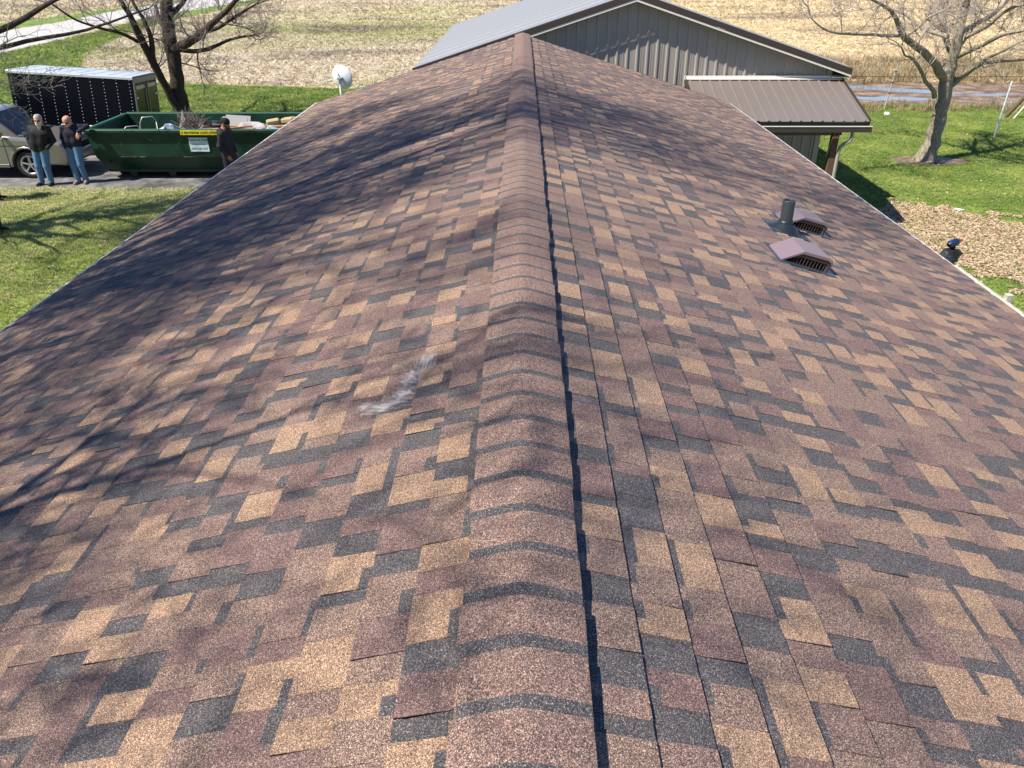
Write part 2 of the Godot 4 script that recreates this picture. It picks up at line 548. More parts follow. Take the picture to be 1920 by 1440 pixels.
func house() -> void:
	var h := thing("house", "house with a new brown architectural shingle roof and capped ridge", "house", Vector3.ZERO)
	var cs := 1.0 / sqrt(1.0 + PITCH * PITCH)
	var slope := HALF / cs
	# walls
	var st := S()
	var eave := RIDGE - HALF * PITCH
	bx(st, Vector3(0, eave * 0.5 - 0.1, (FAR_END + NEAR_END) * 0.5), Vector3(7.5, eave - 0.2, NEAR_END - FAR_END - 0.7))
	prism(st, PackedVector2Array([Vector2(-3.75, eave - 0.2), Vector2(3.75, eave - 0.2), Vector2(3.75, eave + 0.06), Vector2(0, RIDGE - 0.07), Vector2(-3.75, eave + 0.06)]), Vector3(0, 0, FAR_END + 0.36), Vector3.RIGHT, Vector3.UP, Vector3(0, 0, NEAR_END - FAR_END - 0.72))
	obj("wall", st, M.siding, h)
	var variants: Array = []
	var raw: Array = []
	for i in 30:
		raw.append(shingle_parts(400 + i))
		variants.append(shingle_mesh(raw[i]))
	for side: float in [-1.0, 1.0]:
		var roof := Node3D.new()
		roof.name = "roof_slope"
		h.add_child(roof, true)
		roof.set_meta("label", "sunny slope of brown shingles with tree shadows" if side < 0 else "slope of brown shingles with two vents and a pipe")
		# deck
		st = S()
		var f := slope_frame(side, slope * 0.5, (FAR_END + NEAR_END) * 0.5)
		bx(st, f * Vector3(0, -0.016, 0), Vector3(NEAR_END - FAR_END - 0.02, 0.025, slope - 0.01), f.basis)
		obj("roof_deck", st, M.deck, roof)
		# shingles, course by course from the ridge down
		var all: Array = []
		for k in 31:
			var d := 0.007 + COURSE * k if k < 30 else slope + 0.012 - COURSE
			var sink := 0.0 if k < 30 else 0.006
			var z := NEAR_END + R.randf_range(0.0, 0.9)
			while z > FAR_END + 0.02:
				# each shingle reaches 1 m from z away from the viewer (right) or towards it (left)
				var far := z - 1.0
				var len_in := 1.0
				if far < FAR_END: len_in = z - FAR_END
				var start := z if side > 0 else z - len_in
				all.append([slope_frame(side, d, start) * Transform3D(Basis.IDENTITY, Vector3(0, -sink, 0)), R.randi() % 30, len_in, d])
				z -= 1.0
		# the 150 nearest ones that the camera sees are pieces of their own
		var eye := Vector3(0, EYE, 0)
		for a: Array in all:
			var mid: Vector3 = a[0] * Vector3(a[2] * 0.5, 0, 0.07)
			var s := mid.distance_to(eye)
			var rel := mid - eye
			var q := Vector3(rel.x, rel.y * 0.8724 - rel.z * 0.4888, -rel.y * 0.4888 - rel.z * 0.8724)
			if q.z < 0.3 or absf(q.x / q.z) > 0.72 or q.y / q.z < -0.56: s += 100.0
			a.append(s)
		all.sort_custom(func(a, b): return a[4] < b[4])
		var merged := [S(), S(), S(), S(), S()]
		for m: SurfaceTool in merged: flat(m)
		for i in all.size():
			var a: Array = all[i]
			if i < 150 and a[2] > 0.99:
				var o := put("shingle", variants[a[1]], roof)
				o.transform = a[0]
			else:
				var t: Transform3D = a[0]
				var off := Vector2(R.randf(), R.randf())
				for c in 5:
					for v: Array in raw[a[1]][c]:
						var p: Vector3 = v[0]
						p.x = minf(p.x, a[2])
						merged[c].set_uv(v[1] + off)
						merged[c].add_vertex(t * p)
		var me := ArrayMesh.new()
		var ms := [M.tan, M.brown, M.maroon, M.coal, M.cap]
		for c in 5:
			merged[c].generate_normals()
			merged[c].commit(me)
			me.surface_set_material(c, ms[c])
		var rest := put("far_shingles", me, roof)
		rest.set_meta("kind", "stuff")
		# drip edge and fascia along the eave
		st = S()
		var e := slope_frame(side, slope, (FAR_END + NEAR_END) * 0.5)
		bx(st, e * Vector3(0, 0.002, 0.020), Vector3(NEAR_END - FAR_END, 0.004, 0.05), e.basis)
		bx(st, Vector3(side * (HALF + 0.038), eave - 0.062, (FAR_END + NEAR_END) * 0.5), Vector3(0.012, 0.085, NEAR_END - FAR_END))
		obj("drip_edge", st, M.white_metal, roof)
		st = S()
		bx(st, Vector3(side * (HALF - 0.012), eave - 0.12, (FAR_END + NEAR_END) * 0.5), Vector3(0.025, 0.16, NEAR_END - FAR_END - 0.02))
		bx(st, Vector3(side * 3.96, eave - 0.2, (FAR_END + NEAR_END) * 0.5), Vector3(0.4, 0.012, NEAR_END - FAR_END - 0.06))
		obj("fascia", st, M.soffit, roof)
		# rake board at the far gable
		st = S()
		var rk := slope_frame(side, slope * 0.5, FAR_END - 0.012)
		bx(st, rk * Vector3(0, -0.085, 0), Vector3(0.022, 0.15, slope - 0.02), rk.basis)
		obj("rake_board", st, M.soffit, roof)
	# ridge vent and cap shingles
	st = S()
	for side: float in [-1.0, 1.0]:
		var f := slope_frame(side, 0.068, (FAR_END + NEAR_END) * 0.5)
		bx(st, f * Vector3(0, 0.0135, 0), Vector3(NEAR_END - FAR_END - 0.04, 0.017, 0.126), f.basis)
	obj("ridge_vent", st, M.vent_black, h)
	var caps: Array = []
	for i in 9: caps.append(cap_mesh(700 + i))
	var step := 0.16
	var count := int((NEAR_END - FAR_END) / step)
	for k in count:
		var o := put("ridge_cap", caps[R.randi() % 9], h)
		o.position = Vector3(R.randf_range(-0.004, 0.004), RIDGE + 0.022, FAR_END - 0.01 + k * step)
		o.rotation.y = R.randf_range(-0.012, 0.012)
		o.rotation.x = 0.0
	# vents on the right slope
	roof_vent(h, 1.88, -5.33, "slant-back roof vent nearer the ridge, clear of the vent pipe")
	roof_vent(h, 2.30, -6.57, "slant-back roof vent standing behind the vent pipe")
	vent_pipe(h, 2.22, -6.33)
	# chalky scuffs left by boots and tools on the shingles
	scuffs(h)

func cap_mesh(sd: int) -> ArrayMesh:
	var r := RandomNumberGenerator.new()
	r.seed = sd
	var half := 0.148 + r.randf_range(-0.004, 0.004)
	var ou := Vector2(r.randf(), r.randf())
	var me := ArrayMesh.new()
	var rows := [0.0, 0.06, 0.118 + r.randf_range(-0.006, 0.006), 0.178]
	var nx := 14
	var prof := func(i: int, z: float, inner: float) -> Vector3:
		var x := lerpf(-half, half, float(i) / nx)
		var bow := 0.004 * sin(clampf(z / 0.16, 0, 1) * PI)
		var y := -PITCH * (sqrt(x * x + 0.0009) - 0.03) + lerpf(0.015, 0.003, z / 0.178) + bow
		if absf(x) > half - 0.012: y -= 0.003
		return Vector3(x, y - inner, z)
	for part in 2:
		var st := S()
		st.set_smooth_group(0)
		var js := [0, 1] if part == 0 else [2]
		var add := func(a: Vector3, b: Vector3, c: Vector3, d: Vector3) -> void:
			for p: Vector3 in [a, b, c, a, c, d]:
				st.set_uv(Vector2(p.x + ou.x, p.z + p.y + ou.y) / 0.9)
				st.add_vertex(p)
		for j: int in js:
			for i in nx:
				add.call(prof.call(i, rows[j], 0.0), prof.call(i + 1, rows[j], 0.0), prof.call(i + 1, rows[j + 1], 0.0), prof.call(i, rows[j + 1], 0.0))
		st.set_smooth_group(-1)
		for j: int in js:
			for i: int in [0, nx]:
				add.call(prof.call(i, rows[j], 0.0), prof.call(i, rows[j + 1], 0.0), prof.call(i, rows[j + 1], 0.007), prof.call(i, rows[j], 0.007))
		if part == 0:
			for i in nx:
				add.call(prof.call(i, 0.0, 0.0), prof.call(i + 1, 0.0, 0.0), prof.call(i + 1, 0.0, 0.009), prof.call(i, 0.0, 0.009))
		st.generate_normals()
		st.commit(me)
		me.surface_set_material(part, M.cap if part == 0 else M.coal)
	return me

func roof_vent(h: Node3D, x0: float, zf: float, label: String) -> void:
	var cs := 1.0 / sqrt(1.0 + PITCH * PITCH)
	var f := slope_frame(1.0, x0 / cs, zf)
	var v := Node3D.new()
	v.name = "roof_vent"
	h.add_child(v, true)
	v.transform = f
	v.set_meta("label", label)
	# own axes: x away from the viewer, y out, z down the slope
	var W := 0.30
	var prof: Array = [Vector2(-0.01, 0.012), Vector2(0.135, 0.117), Vector2(0.335, 0.121), Vector2(0.358, 0.112), Vector2(0.370, 0.094), Vector2(0.373, 0.062)]
	var st := S()
	for i in prof.size() - 1:
		var a: Vector2 = prof[i]
		var b: Vector2 = prof[i + 1]
		if i < 2: flat(st)
		else: soft(st)
		quad(st, Vector3(-0.012, a.y, a.x), Vector3(W, a.y, a.x), Vector3(W, b.y, b.x), Vector3(-0.012, b.y, b.x))
		# sheet metal thickness, folded lips on both sides
		for x: float in [-0.012, W]:
			quad(st, Vector3(x, a.y, a.x), Vector3(x, b.y, b.x), Vector3(x, b.y - 0.02, b.x - 0.004), Vector3(x, a.y - (0.02 if i > 0 else 0.008), a.x + (0.006 if i == 0 else -0.004)))
	obj("hood", st, M.brown_metal, v)
	st = S()
	# recessed dark back of the louvres, both sides
	for x: float in [0.035, W - 0.035]:
		prism(st, PackedVector2Array([Vector2(0.02, 0.004), Vector2(0.14, 0.095), Vector2(0.335, 0.10), Vector2(0.352, 0.004)]), Vector3(x, 0, 0), Vector3(0, 0, 1), Vector3.UP, Vector3(0.004, 0, 0))
	bx(st, Vector3(W * 0.5, 0.035, 0.352), Vector3(W - 0.06, 0.06, 0.004))
	obj("louvre_back", st, M.vent_black, v)
	st = S()
	for x: float in [-0.004, W - 0.008]:
		# upper frame of the side
		prism(st, PackedVector2Array([Vector2(0.06, 0.045), Vector2(0.137, 0.112), Vector2(0.335, 0.116), Vector2(0.366, 0.09), Vector2(0.366, 0.0), Vector2(0.352, 0.0), Vector2(0.350, 0.072), Vector2(0.15, 0.070)]), Vector3(x, 0, 0), Vector3(0, 0, 1), Vector3.UP, Vector3(0.005, 0, 0))
	obj("side_frame", st, M.brown_face, v)
	for k in 11:
		var z := 0.065 + k * 0.026
		var top := minf(0.072, 0.012 + (z - 0.02) * 0.8)
		for x: float in [0.0, W - 0.01]:
			var s2 := S()
			bx(s2, Vector3(x + 0.004, top * 0.5 + 0.002, z), Vector3(0.012, top, 0.0045))
			obj("slat", s2, M.brown_face, v)
	st = S()
	bx(st, Vector3(W * 0.5, 0.0125, 0.20), Vector3(W + 0.12, 0.002, 0.46))
	obj("flange", st, M.flashing, v)

func vent_pipe(h: Node3D, x: float, z: float) -> void:
	var v := Node3D.new()
	v.name = "vent_pipe"
	h.add_child(v, true)
	v.position = Vector3(x, RIDGE - x * PITCH, z)
	v.set_meta("label", "grey plumbing pipe in a black rubber boot")
	var st := S()
	lathe(st, [Vector2(0.052, -0.08), Vector2(0.052, 0.262), Vector2(0.050, 0.266), Vector2(0.044, 0.266), Vector2(0.042, 0.262), Vector2(0.042, 0.05), Vector2(0.0, 0.05)], 28)
	obj("pipe", st, M.pvc, v)
	st = S()
	var tilt := Transform3D(Basis(Vector3(0, 0, 1), -atan(PITCH)), Vector3.ZERO)
	lathe(st, [Vector2(0.150, 0.012), Vector2(0.146, 0.020), Vector2(0.118, 0.026), Vector2(0.114, 0.036), Vector2(0.094, 0.044), Vector2(0.088, 0.056), Vector2(0.066, 0.066), Vector2(0.058, 0.082)], 32, tilt)
	lathe(st, [Vector2(0.062, 0.07), Vector2(0.060, 0.094), Vector2(0.053, 0.098)], 28)
	obj("boot", st, M.rubber, v)
	st = S()
	bx(st, Vector3.ZERO + tilt * Vector3(0.02, 0.0125, 0.0), Vector3(0.34, 0.002, 0.30), tilt.basis)
	obj("flange", st, M.flashing, v)

func scuffs(h: Node3D) -> void:
	# chalk and sealant dust rubbed into the granules: thin films broken up by the grain
	var r := RandomNumberGenerator.new()
	r.seed = 33
	var n := 128
	var im := Image.create(n, n, false, Image.FORMAT_RGBA8)
	var f := FastNoiseLite.new()
	f.seed = 4
	f.frequency = 0.025
	f.fractal_type = FastNoiseLite.FRACTAL_NONE
	for j in n:
		for i in n:
			var d := Vector2(i - n * 0.5, j - n * 0.5).length() / (n * 0.5)
			var a := clampf(1.0 - d, 0, 1) * 1.1 + f.get_noise_2d(i, j * 2.2) * 0.35 - 0.18
			a = clampf(a, 0, 1) * (1.0 if r.randf() < 0.2 + a else 0.25)
			im.set_pixel(i, j, Color(0.80, 0.78, 0.76, clampf(a * 0.62, 0, 0.46)))
	var m := mat(Color.WHITE, 0.95)
	m.albedo_texture = ImageTexture.create_from_image(im)
	m.transparency = BaseMaterial3D.TRANSPARENCY_ALPHA
	for s: Array in [[-0.62, -2.60, 0.035, 0.035], [-0.47, -2.62, 0.06, 0.06], [-0.45, -2.74, 0.05, 0.10], [-0.53, -2.56, 0.10, 0.05], [-0.40, -2.86, 0.05, 0.10], [-2.0, -1.95, 0.05, 0.025], [-2.42, -1.62, 0.04, 0.02]]:
		var st := S()
		flat(st)
		var fr := slope_frame(-1.0 if s[0] < 0 else 1.0, absf(s[0]) * sqrt(1.0 + PITCH * PITCH), s[1])
		var t := r.randf() * TAU
		var q := [Vector2(-1, -1), Vector2(1, -1), Vector2(1, 1), Vector2(-1, 1)]
		for k: int in [0, 1, 2, 0, 2, 3]:
			st.set_uv((q[k].rotated(t) * 0.7 + Vector2.ONE) * 0.5)
			st.add_vertex(fr * Vector3(q[k].x * s[3], 0.0135, q[k].y * s[2]))
		obj("chalk_scuff", st, m, h)

# ---------------------------------------------------------------- metal garage beyond the gable
const GX := 2.4        # ridge
const GH := 4.8        # half width of its roof
const GTOP := 4.59
const GZ := -18.04     # front edge of the roof
const GBACK := -29.9

func garage() -> void:
	var g := thing("metal_garage", "taupe ribbed metal garage with pale roof and brown porch roof", "garage")
	var rise := (GTOP - 3.107) / GH
	var wz := GZ - 0.22
	# gable wall of ribbed panels, each 0.914 m wide
	var x0 := GX - 4.4
	for k in 10:
		var a := x0 + k * 0.88
		var st := S()
		var y_at := func(x: float) -> float: return GTOP - 0.13 - absf(x - GX) * rise
		var cuts: Array = [a]
		for i in 4:
			var rx := a + 0.11 + i * 0.22
			for e: float in [-0.034, -0.016, 0.016, 0.034]: cuts.append(rx + e)
		cuts.append(a + 0.88)
		for i in cuts.size() - 1:
			var xa: float = cuts[i]
			var xb: float = cuts[i + 1]
			var m4 := (i - 1) % 4
			var da := 0.0
			var db := 0.0
			if i >= 1:
				if m4 == 0: db = 0.022
				elif m4 == 1: da = 0.022; db = 0.022
				elif m4 == 2: da = 0.022
			flat(st)
			quad(st, Vector3(xa, 0.02, wz + da), Vector3(xb, 0.02, wz + db), Vector3(xb, y_at.call(xb), wz + db), Vector3(xa, y_at.call(xa), wz + da))
			# two faint stiffening creases in the flat
			if xb - xa > 0.1:
				for t: float in [0.33, 0.66]:
					var xc := lerpf(xa, xb, t)
					bx(st, Vector3(xc, 0.02 + (y_at.call(xc) - 0.1) * 0.5, wz + 0.002), Vector3(0.012, y_at.call(xc) - 0.12, 0.006))
		obj("wall_panel", st, M.taupe_wall, g)
	# the other walls
	var st := S()
	bx(st, Vector3(GX - 4.37, 1.5, (wz + GBACK) * 0.5), Vector3(0.05, 3.0, wz - GBACK - 0.4))
	bx(st, Vector3(GX + 4.37, 1.5, (wz + GBACK) * 0.5), Vector3(0.05, 3.0, wz - GBACK - 0.4))
	prism(st, PackedVector2Array([Vector2(-4.4, 0.02), Vector2(4.4, 0.02), Vector2(4.4, GTOP - 0.13 - 4.4 * rise), Vector2(0, GTOP - 0.13), Vector2(-4.4, GTOP - 0.13 - 4.4 * rise)]), Vector3(GX, 0, GBACK + 0.25), Vector3.RIGHT, Vector3.UP, Vector3(0, 0, 0.05))
	for k in 26:
		bx(st, Vector3(GX + 4.405, 1.45, wz - 0.3 - k * 0.44), Vector3(0.02, 2.86, 0.05))
	obj("wall", st, M.taupe_wall, g)
	st = S()
	for s: float in [-1.0, 1.0]:
		bx(st, Vector3(GX + s * 4.4, 1.55, wz + 0.012), Vector3(0.12, 3.06, 0.03))
	obj("corner_trim", st, M.taupe_wall, g)
	# ribbed roof panels
	for s: float in [-1.0, 1.0]:
		var n := 13
		var w := (GZ - GBACK) / n
		for k in n:
			st = S()
			var za := GZ - k * w
			ribbed(st, Vector3(GX, GTOP, za), Vector3(s * GH, -GH * rise, 0), Vector3(0, 0, -w), 1, 0.055)
			obj("roof_panel", st, M.silver_roof, g)
		st = S()
		# rake trim: dark fold over the edge, pale strip beneath
		var f := Vector3(GX, GTOP, GZ)
		var e := Vector3(GX + s * (GH + 0.01), GTOP - (GH + 0.01) * rise, GZ)
		rake(st, f + Vector3(0, 0.026, 0), e + Vector3(0, 0.026, 0), 0.03, -0.12, 0.05)
		rake(st, f + Vector3(0, 0.026, -0.0), e + Vector3(0, 0.026, 0.0), 0.003, -0.012, -0.13)
		obj("rake_trim", st, M.dark_trim, g)
		st = S()
		rake(st, f + Vector3(0, -0.102, 0), e + Vector3(0, -0.102, 0), 0.022, -0.045, 0.02)
		obj("rake_strip", st, M.pale_trim, g)
		st = S()
		rake(st, f + Vector3(0, -0.10, -0.02), e + Vector3(0, -0.10, -0.02), 0.0, -0.012, -0.2)
		obj("rake_soffit", st, M.dark_trim, g)
		st = S()
		bx(st, Vector3(GX + s * (GH - 0.02), GTOP - GH * rise - 0.09, (GZ + GBACK) * 0.5), Vector3(0.03, 0.16, GZ - GBACK - 0.02))
		bx(st, Vector3(GX + s * 4.6, GTOP - GH * rise - 0.16, (GZ + GBACK) * 0.5), Vector3(0.36, 0.012, GZ - GBACK - 0.05))
		obj("eave_fascia", st, M.pale_trim if s > 0 else M.dark_trim, g)
	st = S()
	bx(st, Vector3(GX, GTOP + 0.03, (GZ + GBACK) * 0.5), Vector3(0.3, 0.03, GZ - GBACK))
	obj("ridge_flashing", st, M.dark_trim, g)
	# porch roof across the right half of the gable
	var pa := Vector3(3.6, 2.89, wz + 0.03)
	var run := Vector3(0, 2.33 - 2.89, 1.93)
	for k in 4:
		st = S()
		var w2 := 3.5 / 4.0
		ribbed(st, pa + Vector3(k * w2, 0, 0), run, Vector3(w2, 0, 0), 4, 0.02)
		obj("porch_roof_panel", st, M.taupe_roof, g)
	st = S()
	bx(st, Vector3(5.35, 2.93, wz + 0.05), Vector3(3.52, 0.06, 0.012))
	bx(st, Vector3(5.35, 2.90, wz + 0.09), Vector3(3.52, 0.012, 0.08), Basis(Vector3.RIGHT, 0.28))
	obj("wall_flashing", st, M.pale_trim, g)
	var ez := pa.z + run.z
	st = S()
	bx(st, Vector3(5.35, 2.255, ez - 0.03), Vector3(3.5, 0.12, 0.02))
	bx(st, Vector3(7.09, 2.60, (pa.z + ez) * 0.5), Vector3(0.02, 0.12, 2.0), Basis(Vector3.RIGHT, 0.282))
	bx(st, Vector3(3.61, 2.60, (pa.z + ez) * 0.5), Vector3(0.02, 0.12, 2.0), Basis(Vector3.RIGHT, 0.282))
	obj("porch_fascia", st, M.dark_trim, g)
	st = S()
	# open gutter trough with a bright front lip
	bx(st, Vector3(5.36, 2.14, ez + 0.035), Vector3(3.52, 0.012, 0.11))
	bx(st, Vector3(5.36, 2.19, ez + 0.09), Vector3(3.52, 0.11, 0.012))
	bx(st, Vector3(7.115, 2.19, ez + 0.035), Vector3(0.012, 0.11, 0.11))
	var gut := obj("gutter", st, M.dark_trim, g)
	st = S()
	bx(st, Vector3(5.36, 2.252, ez + 0.092), Vector3(3.52, 0.014, 0.026))
	obj("gutter_lip", st, M.pale_trim, gut)
	st = S()
	bx(st, Vector3(6.48, 1.06, ez - 0.14), Vector3(0.14, 2.12, 0.14), Basis.IDENTITY, 0.008)
	obj("porch_post", st, M.wood_post, g)
	st = S()
	bx(st, Vector3(5.1, 2.13, ez - 0.14), Vector3(3.0, 0.18, 0.09))
	obj("porch_beam", st, M.dark_trim, g)
	st = S()
	bx(st, Vector3(3.7, 1.06, ez - 0.14), Vector3(0.14, 2.12, 0.14), Basis.IDENTITY, 0.008)
	obj("porch_post", st, M.wood_post, g)
	st = S()
	tube(st, [Vector3(6.76, 2.14, ez + 0.03), Vector3(6.77, 2.04, ez + 0.03), Vector3(6.75, 1.95, ez + 0.02), Vector3(6.66, 1.88, ez - 0.02), Vector3(6.60, 1.82, ez - 0.05), Vector3(6.585, 1.7, ez - 0.06), Vector3(6.585, 0.05, ez - 0.06)], [0.036, 0.036, 0.038, 0.038, 0.038, 0.036, 0.036], 12)
	obj("downspout", st, M.taupe_wall, g)
	# door in the shade of the porch
	st = S()
	bx(st, Vector3(5.0, 1.03, wz + 0.035), Vector3(0.9, 2.0, 0.03))
	var door := obj("door", st, M.dark_trim, g)
	st = S()
	for s: float in [-1.0, 1.0]:
		bx(st, Vector3(5.0 + s * 0.5, 1.05, wz + 0.04), Vector3(0.1, 2.1, 0.05))
	bx(st, Vector3(5.0, 2.1, wz + 0.04), Vector3(1.1, 0.1, 0.052))
	obj("door_frame", st, M.pale_trim, door)
	st = S()
	bx(st, Vector3(5.0, 1.45, wz + 0.054), Vector3(0.62, 0.8, 0.008))
	obj("door_pane", st, M.glass_dark, door)

func rake(st: SurfaceTool, a: Vector3, b: Vector3, fwd: float, dy: float, depth: float) -> void:
	# a straight trim board from a to b that hangs dy and is set fwd metres in front
	var z := Vector3(0, 0, fwd)
	var t := Vector3(0, 0, -maxf(absf(depth), 0.012)) if depth < 0 else Vector3(0, 0, -0.012)
	flat(st)
	var d := Vector3(0, dy, 0)
	var p := [a + z, b + z, b + z + d, a + z + d]
	quad(st, p[0], p[1], p[2], p[3])
	quad(st, p[0] + t, p[3] + t, p[2] + t, p[1] + t)
	for i in 4:
		var j := (i + 1) % 4
		quad(st, p[i], p[i] + t, p[j] + t, p[j])

# one metal sheet: from o along run (down the slope) and across (its width), with raised ribs along the run
func ribbed(st: SurfaceTool, o: Vector3, run: Vector3, across: Vector3, ribs: int, hgt: float) -> void:
	var n := across.cross(run).normalized()
	if n.y < 0: n = -n
	flat(st)
	var w := across.length()
	var ax := across / w
	var pitch := w / ribs
	var x := 0.0
	for k in ribs:
		var c := pitch * (k + 0.5)
		var pr := [[pitch * k, 0.0], [c - 0.03, 0.0], [c - 0.014, hgt], [c + 0.014, hgt], [c + 0.03, 0.0], [pitch * (k + 1), 0.0]]
		for i in pr.size() - 1:
			var a: Vector3 = o + ax * pr[i][0] + n * pr[i][1]
			var b: Vector3 = o + ax * pr[i + 1][0] + n * pr[i + 1][1]
			quad(st, a, b, b + run, a + run)
			# underside, so that the sheet has thickness
			if i == 0:
				var a2 := o + ax * (pitch * k) - n * 0.004
				var b2 := o + ax * (pitch * (k + 1)) - n * 0.004
				quad(st, a2, a2 + run, b2 + run, b2)

# ---------------------------------------------------------------- trees
func sprout(st: SurfaceTool, p: Vector3, dir: Vector3, length: float, r: float, level: int, g: RandomNumberGenerator) -> void:
	var n := 4 if level < 3 else 3
	var pts: Array = [p]
	var rad: Array = [r]
	var d := dir.normalized()
	var kids: Array = []
	for i in n:
		d = (d + Vector3(g.randfn(0, 0.22), g.randfn(0.05, 0.2), g.randfn(0, 0.22))).normalized()
		p += d * length / n
		pts.append(p)
		rad.append(lerpf(r, maxf(r * 0.35, 0.0032), float(i + 1) / n))
		if level < 4 and length > 0.16:
			var c := 2 if g.randf() < 0.30 else 1
			for k in c:
				kids.append([p, d, rad[i + 1]])
	tube(st, pts, rad, 5 if level < 2 else 3, false)
	for k: Array in kids:
		var side := Vector3(g.randfn(0, 1), g.randfn(0.1, 0.7), g.randfn(0, 1)).normalized()
		var nd: Vector3 = (k[1] * 0.85 + side * 0.8 + Vector3(0, 0.12, 0)).normalized()
		sprout(st, k[0], nd, length * g.randf_range(0.42, 0.72), maxf(k[2] * 0.75, 0.0036), level + 1, g)

func tree(called: String, label: String, group: String, limbs: Array, bark: Material, sd: int, dense: float, from_y := 0.0) -> Node3D:
	var g := RandomNumberGenerator.new()
	g.seed = sd
	var b: Array = limbs[0]
	var o := thing(called, label, "tree", Vector3(b[0], 0, b[2]), 0.0, group)
	var org := o.position
	var tw := S()
	for li in limbs.size():
		var a: Array = limbs[li]
		var pts: Array = []
		var rad: Array = []
		for i in range(0, a.size(), 4):
			pts.append(Vector3(a[i], a[i + 1], a[i + 2]) - org)
			rad.append(a[i + 3])
		# rounder line: one smoothed point between every two
		var sp: Array = []
		var sr: Array = []
		for i in pts.size() - 1:
			var p0: Vector3 = pts[maxi(i - 1, 0)]
			var p3: Vector3 = pts[mini(i + 2, pts.size() - 1)]
			for t: float in [0.0, 0.34, 0.67]:
				sp.append((pts[i] as Vector3).cubic_interpolate(pts[i + 1], p0, p3, t) + (Vector3(g.randfn(0, 1), g.randfn(0, 1), g.randfn(0, 1)) * rad[i] * 0.10 if t > 0 else Vector3.ZERO))
				sr.append(lerpf(rad[i], rad[i + 1], t))
		sp.append(pts[-1]); sr.append(rad[-1])
		var st := S()
		tube(st, sp, sr, 14 if li == 0 else 9, true, 0.16)
		if li == 0:
			# root flare
			for k in 6:
				var t := TAU * k / 6.0 + g.randf() * 0.6
				var q := Vector3(cos(t), 0, sin(t))
				var r0: float = sr[0] * 0.75
				tube(st, [sp[2] + q * r0 * 0.25, q * r0 * 0.75 + Vector3(0, 0.16, 0), q * r0 * 1.15 + Vector3(0, 0.02, 0), q * r0 * 1.4 - Vector3(0, 0.06, 0)], [r0 * 0.42, r0 * 0.32, r0 * 0.22, r0 * 0.12], 7, false)
		obj("trunk" if li == 0 else "limb", st, bark, o)
		var total := 0.0
		for i in sp.size() - 1: total += sp[i].distance_to(sp[i + 1])
		var run := 0.0
		for i in range(1, sp.size()):
			var seg: float = sp[i].distance_to(sp[i - 1])
			run += seg
			if run < total * 0.22 and li > 0: continue
			if li == 0 and sp[i].y < maxf(2.0, from_y): continue
			var n := int(seg * 3.2 * dense + g.randf())
			for k in n:
				var d: Vector3 = (sp[i] - sp[i - 1]).normalized()
				var side := Vector3(g.randfn(0, 1), g.randfn(0.15, 0.7), g.randfn(0, 1)).normalized()
				sprout(tw, sp[i], (d * 0.7 + side).normalized(), g.randf_range(0.5, 1.25) * (0.6 + 0.25 * (total - run)), clampf(sr[i] * 0.4, 0.006, 0.03), 1, g)
			if i == sp.size() - 1:
				for k in 3:
					var d: Vector3 = (sp[i] - sp[i - 1]).normalized()
					sprout(tw, sp[i], (d + Vector3(g.randfn(0, 0.35), g.randfn(0.1, 0.3), g.randfn(0, 0.35))).normalized(), g.randf_range(0.8, 1.5), sr[i] * 0.8, 1, g)
	var c := obj("twigs", tw, M.pale_twig if bark == M.bark or from_y == 3.0 else M.twig, o)
	c.set_meta("kind", "stuff")
	return o

func wild_limbs(base: Vector3, tall: float, r: float, n: int, sd: int, toward := Vector3.ZERO, steep := 0.85, stout := 0.58) -> Array:
	var g := RandomNumberGenerator.new()
	g.seed = sd
	var out: Array = []
	var trunk: Array = []
	var line: Array = []
	var p := base - Vector3(0, 0.1, 0)
	var lean := Vector3(g.randfn(0, 0.05), 0, g.randfn(0, 0.05))
	for i in 9:
		var t := i / 8.0
		trunk.append_array([p.x, p.y, p.z, r * (1.35 if i == 0 else lerpf(1.0, 0.16, t))])
		line.append([p, r * lerpf(1.0, 0.16, t)])
		p += (Vector3.UP + lean + Vector3(g.randfn(0, 0.09), 0, g.randfn(0, 0.09))).normalized() * tall * 0.85 / 8.0
	out.append(trunk)
	for k in n:
		var t := lerpf(0.34, 0.92, (k + 0.5) / n)
		var at: Array = line[int(t * 8)]
		var az := k * 2.4 + g.randf() * 0.7
		var d := (Vector3(cos(az), g.randf_range(0.65, 1.35) * steep, sin(az)) + toward * 0.4).normalized()
		var length := tall * lerpf(0.46, 0.24, t) * g.randf_range(0.85, 1.15)
		var q: Vector3 = at[0]
		var limb: Array = []
		var r0: float = at[1] * g.randf_range(0.85, 1.15) * stout
		for i in 7:
			limb.append_array([q.x, q.y, q.z, lerpf(r0, r0 * 0.18, i / 6.0)])
			d = (d + Vector3(g.randfn(0, 0.12), g.randfn(0.07, 0.08), g.randfn(0, 0.12))).normalized()
			q += d * length / 6.0
		out.append(limb)
		for fork in 2:
			var i0 := 2 + fork * 2
			var f0 := Vector3(limb[i0 * 4], limb[i0 * 4 + 1], limb[i0 * 4 + 2])
			var fd := (f0 - Vector3(limb[i0 * 4 - 4], limb[i0 * 4 - 3], limb[i0 * 4 - 2])).normalized()
			fd = (fd + Vector3(g.randfn(0, 0.6), g.randfn(0.1, 0.35), g.randfn(0, 0.6))).normalized()
			var fr: float = limb[i0 * 4 + 3] * 0.7
			var sub: Array = []
			for i in 5:
				sub.append_array([f0.x, f0.y, f0.z, lerpf(fr, fr * 0.2, i / 4.0)])
				fd = (fd + Vector3(g.randfn(0, 0.16), g.randfn(0.05, 0.12), g.randfn(0, 0.16))).normalized()
				f0 += fd * length * 0.13
			out.append(sub)
	return out

